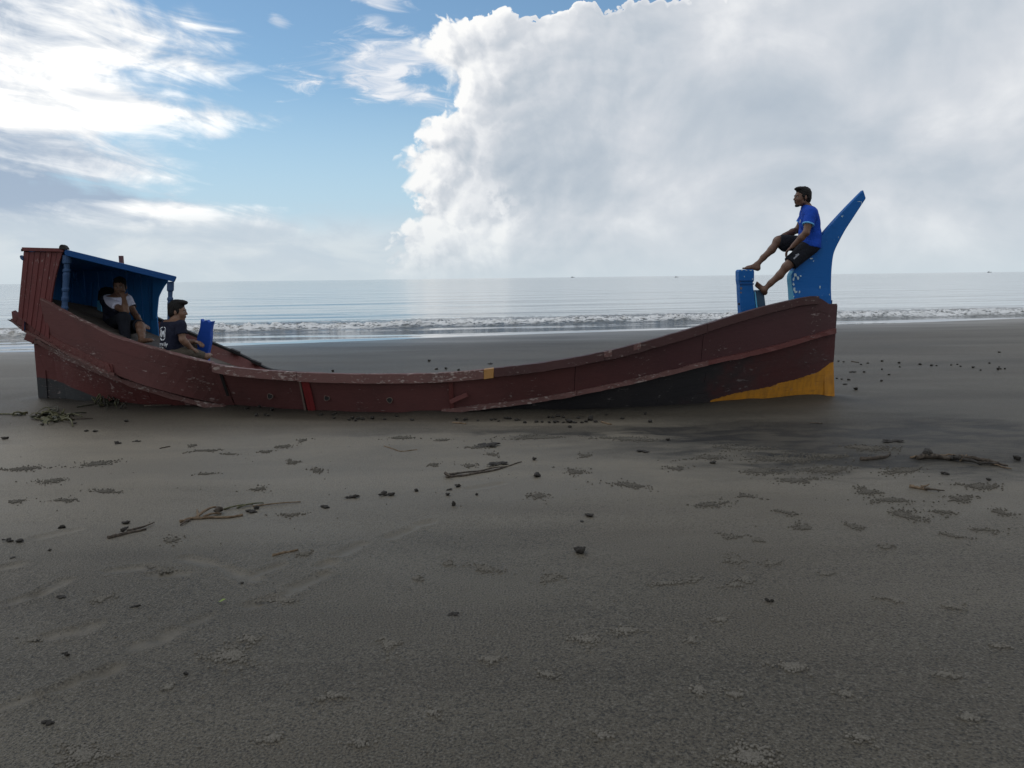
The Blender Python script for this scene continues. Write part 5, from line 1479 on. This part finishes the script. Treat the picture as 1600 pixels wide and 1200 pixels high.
lump_run([(520, 581), (682, 577.5), (697, 577), (717, 579), (671, 565)], ((2000, 'on the sand behind the low middle gunwale'),), '%s dark lump from the stern %s', 'dark lumps behind the boat', (4.0, 5.0))
lump(766, 569, 7, 'flat dark scrap on the sand behind the ochre rail block', squash=0.4)
# left side
lump_run([(66, 664.5), (118, 662.5), (135, 674), (149, 675), (182, 693), (198, 659)], ((2000, 'on the open sand by the seaweed heap'),), '%s dark lump counted rightwards %s', 'dark lumps near the seaweed heap', (5.0, 6.5))
lump(8, 686, 8, 'dark lump at the edge of the beach before the seaweed heap')
# middle and foreground, one by one
ONE = [(905, 863, 27, 'large crumbly dark mud clump alone on the foreground sand', True, 0.9), (1204, 940, 13, 'dark mud clump alone on the smooth foreground sand below the bow', True, 1.0), (838, 745, 11, 'round dark mud ball beside the long brown twig', False, 1.1),
       (104, 1024, 12, 'dark mud lump on the foreground beside the footprint trail', True, 1.0), (75, 1130, 18, 'flat dark clump nearest the bottom corner of the foreground', True, 0.6), (548, 778, 17, 'dark crumbly clump, middle of three clumps in a row', True, 0.7), (607, 774, 23, 'wide dark crumbly clump, last of three clumps in a row', True, 0.6),
       (508, 793, 14, 'low dark clump, first of three clumps in a row', True, 0.6), (14, 846, 16, 'wide flat dark clump at the edge of the beach', True, 0.6), (31, 847, 9, 'round dark lump touching the wide flat clump at the edge', False, 1.0), (98, 825, 10, 'peaked dark lump between the edge clump and the dark stick', False, 1.0),
       (197, 818, 10, 'round dark lump just above the dark stick', False, 1.0), (401, 795, 8, 'round dark lump at the end of the dry forked stem', False, 1.1), (393, 800, 17, 'flat dark clump under the round lump by the dry stem', True, 0.5), (650, 768, 7, 'small dark lump between the row of clumps and the twig', False, 1.0),
       (715, 761, 8, 'upper dark lump of the four below the long twig', False, 1.2), (701, 766, 8, 'crumbly dark lump beside the upper one below the long twig', True, 0.9), (700, 774, 7, 'small dark lump in the middle of the four below the twig', False, 1.1), (708, 790, 7, 'pointed dark lump, lowest of the four below the twig', False, 1.7), (745, 774, 5, 'tiny dark lump right of the four below the twig', False, 1.2),
       (1044, 688, 7, 'round dark lump on the grey sand before the black bow planks', False, 1.0), (835, 719, 7, 'dark lump past the tip of the long brown twig', False, 1.1), (920, 806, 20, 'dark crumbly crab mound between the twig and the large clump', True, 0.6), (909, 815, 10, 'low dark scrap under the crab mound', True, 0.5),
       (1114, 724, 8, 'round dark lump at the rim of the dark sand patch', False, 1.0), (1476, 741, 11, 'dark lump on the dark sand below the driftwood', True, 0.9), (1544, 750, 11, 'dark lump on the dark sand right below the driftwood end', True, 0.8), (1588, 718, 12, 'smooth dark lump past the end of the driftwood', False, 0.7),
       (290, 1054, 7, 'small dark lump left of the big pellet mound', False, 1.0), (708, 960, 16, 'flat brown scrap alone on the central foreground sand', True, 0.35), (1005, 706, 18, 'flat dark scrap on the sand below the black bow planks', True, 0.4), (755, 698, 34, 'broad dark heap of crab diggings before the middle of the hull', True, 0.28),
       (775, 726, 30, 'dark heap of diggings against the long twig', True, 0.35), (378, 912, 8, 'tiny dark lump below the bent footprints', True, 0.9), (210, 948, 12, 'small dark scrap between the two rows of footprints', True, 0.5), (96, 933, 16, 'flat dark scrap beside the footprints near the edge', True, 0.3),
       (20, 871, 12, 'thin dark scrap under the wide edge clump', True, 0.25), (78, 860, 6, 'tiny dark lump under the peaked lump', False, 0.8), (185, 693, 14, 'flat dark scrap with a short tail left of the pellets', True, 0.35), (215, 690, 12, 'flat dark scrap of three bits before the stern', True, 0.35)]
for x, y, w, lab, hp, sq in ONE: lump(x, y, w, lab, None, hp, 'mud_clump' if hp else 'mud_lump', sq)

def tube(name, pts, radii, mat, parent=None, sides=6, wob=0.0):
    pts = [np.array(p, float) for p in pts]; v = []; f = []
    for i, p in enumerate(pts):
        t = unit(pts[min(i + 1, len(pts) - 1)] - pts[max(i - 1, 0)]); a = unit(np.cross(t, (0.1, 0.2, 1))); b = np.cross(a, t)
        for k in range(sides):
            th = 2 * math.pi * k / sides; r = radii[i] * (1 + (random.uniform(-wob, wob) if wob else 0)); v.append(p + a * r * math.cos(th) + b * r * math.sin(th))
    for i in range(len(pts) - 1):
        for k in range(sides): a_ = i * sides + k; b_ = i * sides + (k + 1) % sides; f.append((a_, b_, b_ + sides, a_ + sides))
    f.append(tuple(range(sides))[::-1]); f.append(tuple((len(pts) - 1) * sides + k for k in range(sides)))
    o = mesh_obj(name, v, f, mat, None, True); rebase(o, tuple(pts[0]))
    if parent: adopt(o, parent)
    return o
def lay_stick(pix, r, taper, h=0.4, n=14, wob=0.006):
    P = [spot(*q) for q in pix]; out_ = []; rr = []
    for t in np.linspace(0, len(P) - 1, n):
        i = min(int(t), len(P) - 2); q = lerp(P[i], P[i + 1], t - i); q[2] = gz(q[0], q[1]) + r * h + random.uniform(-wob, wob) * 0.3; q[1] += random.uniform(-wob, wob); out_.append(q); rr.append(r * (1 - taper * t / (len(P) - 1)))
    return out_, rr
def stick(name, pix, r, taper, mat, label, cat, twigs=()):
    pts, rr = lay_stick(pix, r, taper)
    if not twigs: o = tube(name, pts, rr, mat, None, 7, 0.2); tag(o, label, cat); return o
    root = empty(name, tuple(pts[0])); tag(root, label, cat); tube('stem', pts, rr, mat, root, 7, 0.2)
    for pp, r2, m2 in twigs:
        q, r_ = lay_stick(pp, r2, 0.6, 1.6, 8); tube('twig', q, r_, m2, root, 5, 0.15)
    return root
stick('stick', [(697, 747), (730, 743), (775, 735), (815, 722)], 0.014, 0.75, M_stick, 'long brown twig with a frayed end lying before the middle hull', 'stick', [([(700, 744), (735, 740), (760, 737)], 0.010, M_mud2), ([(745, 740), (770, 733), (790, 731)], 0.008, M_stick), ([(696, 744), (704, 749)], 0.016, M_stick)])
stick('stick', [(168, 842), (195, 835), (228, 828)], 0.014, 0.5, M_stick, 'straight dark stick lying left of the dry forked stem', 'stick', [([(198, 833), (222, 827), (242, 819)], 0.009, M_stick), ([(192, 834), (200, 830)], 0.016, M_mud)])
stick('stick', [(1345, 719), (1362, 718), (1380, 716), (1391, 711)], 0.022, 0.5, M_stick, 'short curved dark stick left of the driftwood', 'stick')
stick('stick', [(1421, 761), (1436, 764), (1448, 766)], 0.016, 0.5, M_straw, 'pale broken stick below the driftwood', 'stick', [([(1440, 764), (1452, 760)], 0.010, M_straw), ([(1444, 766), (1476, 770)], 0.010, M_stick)])
stick('stick', [(425, 869), (445, 864), (466, 860)], 0.009, 0.4, M_straw, 'thin straw lying beside a footprint above the pellet mounds', 'stick')
stick('stick', [(707, 661), (718, 662), (728, 663)], 0.014, 0.3, M_straw, 'short pale stick at the edge of the lumps before the hull', 'stick')
stick('stick', [(940, 660), (950, 663), (955, 664)], 0.014, 0.3, M_straw, 'short pale stick at the end of the dense lump line', 'stick')
stick('stick', [(1330, 565), (1342, 567)], 0.012, 0.3, M_stick, 'thin dark stick among the lumps beyond the bow', 'stick')
stick('stick', [(226, 635), (245, 634), (268, 634)], 0.016, 0.5, M_stick, 'thin dark stick lying against the stern planks', 'stick')
stick('stick', [(1265, 661), (1285, 662)], 0.010, 0.3, M_stick, 'short thin stick on the dark sand before the yellow paint', 'stick')
stick('stick', [(250, 701), (266, 698)], 0.008, 0.3, M_stick, 'thin dark straw on the sand left of the middle pellets', 'stick')
stick('stick', [(600, 697), (625, 706), (652, 703)], 0.006, 0.3, M_straw, 'fine bent straw on the sand before the red joint batten', 'stick')
# driftwood
pts, rr = lay_stick([(1432, 717), (1448, 716), (1475, 718), (1505, 717), (1530, 721), (1560, 727)], 0.024, 0.4, 0.7, 22, 0.03)
DW = empty('driftwood', tuple(pts[0])); tag(DW, 'ragged dark driftwood branch on the dark sand past the bow', 'driftwood'); tube('branch', pts, rr, M_stick, DW, 8, 0.35)
for pp, r2, m2 in (([(1422, 717), (1440, 714), (1462, 713)], 0.011, M_straw), ([(1445, 716), (1450, 711), (1455, 716)], 0.030, M_mud), ([(1500, 722), (1506, 717), (1512, 712)], 0.008, M_straw), ([(1462, 714), (1490, 713), (1506, 714)], 0.010, M_straw), ([(1515, 718), (1545, 721), (1575, 731)], 0.012, M_stick), ([(1530, 724), (1550, 727), (1580, 734)], 0.009, M_straw), ([(1505, 722), (1530, 727), (1560, 728)], 0.016, M_mud), ([(1488, 720), (1500, 721)], 0.024, M_mud)):
    q, r_ = lay_stick(pp, r2, 0.4, 1.3, 9, 0.015); tube('twig', q, r_, m2, DW, 6, 0.3)
o = lump(1392, 690, 30, 'low heap of dark stone chips on the dark sand past the bow', None, True, 'mud_clump', 0.25)
# dry forked stem
pts, rr = lay_stick([(281, 817), (300, 812), (330, 810), (355, 810), (380, 806)], 0.011, 0.3, 0.8, 14, 0.006)
DS = empty('dry_stem', tuple(pts[0])); tag(DS, 'dry orange brown forked stem with roots on the foreground sand', 'dry stem'); tube('stem', pts, rr, M_straw, DS, 6, 0.2)
def arch(a, b, hgt, r, mat, parent, name='stem', n=10, bend=0.0):
    a, b = spot(*a), spot(*b); P = []
    for t in np.linspace(0, 1, n):
        q = lerp(a, b, t); q[2] = gz(q[0], q[1]) + r * 0.8 + hgt * 4 * t * (1 - t); q[1] += bend * math.sin(t * 3.1); P.append(q)
    return tube(name, P, [r * (1 - 0.4 * t) for t in np.linspace(0, 1, n)], mat, parent, 6, 0.15)
arch((305, 811), (345, 801), 0.030, 0.010, M_straw, DS, 'twig', 10, 0.08); arch((310, 811), (308, 798), 0.02, 0.009, M_straw, DS, 'twig'); arch((318, 809), (346, 804), 0.012, 0.009, M_straw, DS, 'twig'); arch((296, 814), (282, 822), 0.006, 0.008, M_stick, DS, 'twig')
arch((338, 804), (347, 801), 0.02, 0.022, M_stick, DS, 'root'); arch((350, 797), (395, 789), 0.01, 0.007, M_weed, DS, 'twig'); arch((370, 795), (412, 787), 0.012, 0.007, M_weed, DS, 'twig'); arch((395, 792), (470, 785), 0.006, 0.006, M_straw, DS, 'twig')
# seaweed heaps
def weed_heap(name, cx, cy, w, h, n, label, mats, hgt, tails=()):
    c = spot(cx, cy); root = empty(name, (c[0], c[1], gz(c[0], c[1]))); tag(root, label, 'seaweed')
    rng = random.Random(cx)
    for i in range(n):
        a = (cx + rng.gauss(0, w * 0.26), cy + rng.gauss(0, h * 0.28)); b = (a[0] + rng.gauss(0, w * 0.18), a[1] + rng.gauss(0, h * 0.25))
        arch(a, b, abs(rng.gauss(hgt, hgt * 0.6)), rng.uniform(0.005, 0.013), rng.choice(mats), root, 'strand', 9, rng.uniform(-0.12, 0.12))
    for i in range(n // 2):
        p = spot(cx + rng.gauss(0, w * 0.24), cy + rng.gauss(0, h * 0.25)); z = gz(p[0], p[1]) + rng.uniform(0.01, hgt * 1.2); L_, W2 = rng.uniform(0.07, 0.15), rng.uniform(0.02, 0.045); th = rng.uniform(0, 6.3); tl = rng.uniform(-0.6, 0.6)
        d = np.array([math.cos(th), math.sin(th) * 0.8, tl]); s_ = np.array([-math.sin(th), math.cos(th), rng.uniform(-0.6, 0.6)]); v = []
        for t, k in ((0, 0.1), (0.3, 0.9), (0.6, 1.0), (1, 0.05)): q = np.array([p[0], p[1], max(z, 0.02)]) + d * L_ * (t - 0.4) + np.array([0, 0, -0.05 * t * t]); v += [q - s_ * W2 * k, q + np.array([0, 0, 0.006]), q + s_ * W2 * k]
        f = [(3 * j + a_, 3 * j + a_ + 1, 3 * j + a_ + 4, 3 * j + a_ + 3) for j in range(3) for a_ in range(2)]
        o = mesh_obj('leaf', v, f, rng.choice(mats), None, True); rebase(o, tuple(p)); adopt(o, root)
    for a, b, r, m in tails: arch(a, b, 0.004, r, m, root, 'strand', 8)
weed_heap('seaweed_heap', 80, 652, 80, 14, 46, 'heap of greenish seaweed strands on the sand left of the stern', [M_weed, M_weed, M_weedd, M_weedd], 0.030, [((-20, 648), (40, 649), 0.012, M_weed), ((95, 657), (145, 655), 0.012, M_stick)])
weed_heap('seaweed_heap', 172, 629, 46, 20, 26, 'dark leafy seaweed heap against the stern planks', [M_weedd, M_weedd, M_weed, M_mud], 0.05, [((120, 637), (150, 632), 0.010, M_weedd)])
p = spot(347, 943); th = 0.5
o = mesh_obj('leaf', [(p[0] - 0.018, p[1], gz(p[0], p[1]) + 0.008), (p[0], p[1] - 0.014, gz(p[0], p[1]) + 0.016), (p[0] + 0.022, p[1] + 0.004, gz(p[0], p[1]) + 0.024), (p[0], p[1] + 0.014, gz(p[0], p[1]) + 0.020)], [(0, 1, 3), (1, 2, 3)], M_leafg); rebase(o, tuple(p)); tag(o, 'small fresh green leaf on the foreground sand', 'leaf')

# crab-feeding pellets: far too many to count
PATCH = [(30, 733, 85, 9, 1), (150, 725, 85, 9, 1), (80, 752, 75, 8, 1), (162, 768, 60, 9, 1), (95, 782, 60, 7, .8), (20, 785, 45, 7, .8), (320, 704, 46, 7, .8), (303, 696, 22, 4, .6), (415, 706, 34, 5, .7), (355, 710, 30, 4, .6), (470, 690, 30, 7, .7), (440, 697, 50, 6, .7), (320, 741, 45, 4, .6), (400, 765, 45, 8, .6),
         (455, 722, 34, 7, .8), (495, 735, 40, 9, .9), (630, 684, 58, 5, 1), (687, 689, 40, 6, .7), (755, 697, 40, 7, 1.4), (770, 711, 36, 6, .8), (675, 726, 40, 5, .6), (735, 728, 30, 6, .7), (775, 723, 40, 6, 1), (900, 738, 60, 12, .8), (915, 713, 32, 7, .7), (985, 758, 80, 12, 1.1), (840, 776, 75, 12, .9), (860, 684, 130, 5, 1.2),
         (985, 686, 150, 6, 1.2), (1060, 733, 44, 9, .9), (1105, 788, 80, 14, 1), (1165, 775, 40, 8, .7), (1220, 718, 130, 16, 1.8), (1150, 700, 120, 9, 1.2), (1290, 712, 90, 10, 1), (1350, 700, 120, 10, 1.6), (1180, 735, 110, 12, 1.4), (1300, 735, 120, 10, 1.4), (1420, 735, 120, 10, 1.2), (1530, 760, 110, 10, 1.2), (1390, 780, 90, 10, 1.2), (1100, 715, 90, 8, 1.0), (1245, 750, 90, 12, 1.2), (1352, 768, 46, 10, 2.2), (1260, 826, 60, 12, 1), (1225, 800, 40, 9, .7), (1410, 805, 90, 18, 1.3), (1480, 800, 60, 12, .8),
         (1500, 780, 80, 12, 1), (1330, 822, 40, 10, .7), (1560, 800, 60, 10, .8), (1490, 838, 60, 8, .7), (1540, 828, 60, 8, .6), (1150, 876, 56, 10, 1.4), (1165, 905, 36, 8, .8), (1140, 838, 46, 7, .9), (1185, 844, 20, 5, .8), (1210, 880, 60, 12, .8), (1040, 911, 60, 8, 1), (1150, 915, 40, 6, .6), (1385, 857, 40, 7, .7), (1290, 898, 40, 7, .8),
         (975, 985, 70, 7, 1.3), (915, 1000, 60, 14, 1.1), (1130, 968, 40, 9, .7), (610, 1006, 50, 16, .9), (365, 1024, 115, 26, 2.6), (395, 998, 50, 12, .8), (770, 1030, 46, 12, .9), (1250, 1042, 100, 14, 1.4), (1480, 1055, 44, 9, .8), (1095, 1077, 40, 8, .8), (1152, 1087, 36, 9, .8), (1515, 1121, 44, 10, .9), (1345, 1152, 50, 10, .7),
         (130, 1180, 130, 30, 2.2), (1170, 1182, 150, 28, 2.2), (430, 1152, 60, 14, .8), (520, 1087, 50, 14, .7), (440, 938, 60, 10, 1.2), (250, 890, 60, 12, 1), (760, 889, 60, 10, 1.3), (860, 905, 44, 16, .8), (855, 1055, 44, 14, .6), (160, 935, 50, 12, .8), (265, 1075, 30, 12, .5), (480, 865, 50, 10, .6), (450, 805, 60, 8, .7), (265, 845, 40, 8, .7),
         (650, 905, 40, 6, .5), (700, 880, 30, 6, .5), (1090, 905, 30, 6, .5), (1390, 935, 50, 8, .6), (1080, 1000, 30, 6, .5), (675, 1115, 40, 10, .5), (1320, 1085, 40, 9, .5), (940, 1150, 50, 12, .5), (740, 700, 30, 4, .6), (560, 1160, 50, 10, .5), (1480, 948, 40, 6, .5), (1560, 1010, 40, 8, .5), (50, 1000, 40, 8, .5)]
ico = bmesh.new(); bmesh.ops.create_icosphere(ico, subdivisions=1, radius=1.0); IV = np.array([list(v.co) for v in ico.verts]); ico.verts.index_update(); IF = np.array([[v.index for v in f.verts] for f in ico.faces]); ico.free()
pel = []
for cx, cy, w, h, dens in PATCH:
    c = spot(cx, cy); d = c[1]; rx = w / 2 / FPX * d; p2 = spot(cx, cy - h / 2); ry = min(abs(p2[1] - c[1]), rx * 1.5) + 0.02
    n = int(min(1300, 300 * dens * max(0.5, (rx * 2) / 0.45))); rays = [(RNG.uniform(0, 6.28), RNG.uniform(0.5, 1.15)) for _ in range(RNG.integers(3, 8))]
    for _ in range(n):
        th, L_ = rays[RNG.integers(len(rays))]; t = abs(RNG.normal(0, 0.5)); sp = 0.10 + 0.16 * t
        x = c[0] + rx * (t * L_ * math.cos(th) + RNG.normal(0, sp)); y = c[1] + ry * (t * L_ * math.sin(th) + RNG.normal(0, sp))
        pel.append((x, y, RNG.uniform(0.0026, 0.0066) * (1 + 0.07 * d)))
for _ in range(350):                                   # loose crumbs everywhere
    px_, py_ = RNG.uniform(-20, 1620), 650 + 560 * RNG.uniform() ** 1.3; c = spot(px_, py_); pel.append((c[0], c[1], RNG.uniform(0.0025, 0.006)))
pel = np.array(pel); Zp = terrain(pel[:, 0], pel[:, 1])
ctr = np.stack([pel[:, 0], pel[:, 1], Zp + pel[:, 2] * 0.25], -1)
jit = RNG.uniform(0.75, 1.25, (len(pel), 1, 3))
VV = (ctr[:, None, :] + IV[None] * pel[:, 2][:, None, None] * jit).reshape(-1, 3); FF = (IF[None] + (np.arange(len(pel)) * len(IV))[:, None, None]).reshape(-1, 3)
pm = bpy.data.meshes.new('sand_pellets'); pm.vertices.add(len(VV)); pm.vertices.foreach_set('co', VV.astype(np.float32).ravel()); pm.loops.add(FF.size); pm.loops.foreach_set('vertex_index', FF.astype(np.int32).ravel())
pm.polygons.add(len(FF)); pm.polygons.foreach_set('loop_start', np.arange(0, FF.size, 3, dtype=np.int32)); pm.polygons.foreach_set('use_smooth', np.ones(len(FF), bool)); pm.update(calc_edges=True)
po = bpy.data.objects.new('sand_pellets', pm); COL.objects.link(po); set_attr(pm, 'dry', np.repeat(np.clip((5.2 - pel[:, 1]) / 1.6, 0, 1) * RNG.uniform(0.4, 1.0, len(pel)), len(IV)))
def pellet(p):
    n = noise(pos(), 120.0, 3, 0.6); c = mixc(sstep(n, 0.35, 0.68), (0.056, 0.050, 0.040), (0.092, 0.082, 0.065)); c = mixc(attr('dry') * 0.8, c, (0.150, 0.138, 0.116)); lk(c, p.inputs['Base Color']); p.inputs['Roughness'].default_value = 0.85
pm.materials.append(material('sand_pellet', pellet)); tag(po, 'scattered patches of tiny crab-rolled sand pellets across the beach', 'pellets', kind='stuff')

# far fishing boats on the horizon
def far_boat(px, py, Y, L_, label):
    p = at(px, py, Y); p[2] = WATER_Z; root = empty('distant_boat', tuple(p)); tag(root, label, 'boat', 'fishing boats on the horizon')
    k = L_; hull = [(-0.5, 0.13), (-0.40, 0.02), (0.36, 0.02), (0.5, 0.16), (0.3, 0.10), (-0.3, 0.09)]
    for nm, ol, y0, y1 in (('hull', hull, -0.12, 0.12), ('cabin', [(-0.30, 0.09), (-0.05, 0.09), (-0.05, 0.22), (-0.30, 0.24)], -0.09, 0.09), ('mast', [(0.09, 0.09), (0.105, 0.09), (0.105, 0.42), (0.09, 0.42)], -0.01, 0.01)):
        n = len(ol); v = [(p[0] + a * k, p[1] + y0 * k, p[2] + b * k) for a, b in ol] + [(p[0] + a * k, p[1] + y1 * k, p[2] + b * k) for a, b in ol]
        o = mesh_obj(nm, v, [tuple(range(n)), tuple(range(2 * n - 1, n - 1, -1))] + [(i, i + n, (i + 1) % n + n, (i + 1) % n) for i in range(n)], M_dark); rebase(o, tuple(p)); adopt(o, root)
far_boat(895, 432, 2600, 13, 'tiny dark boat on the horizon over the middle of the hull')
far_boat(1546, 424, 2300, 12, 'tiny dark boat on the horizon beyond the bow horn')
far_boat(1057, 436, 900, 4.0, 'tiny dark boat on the near sea left of the bow posts')
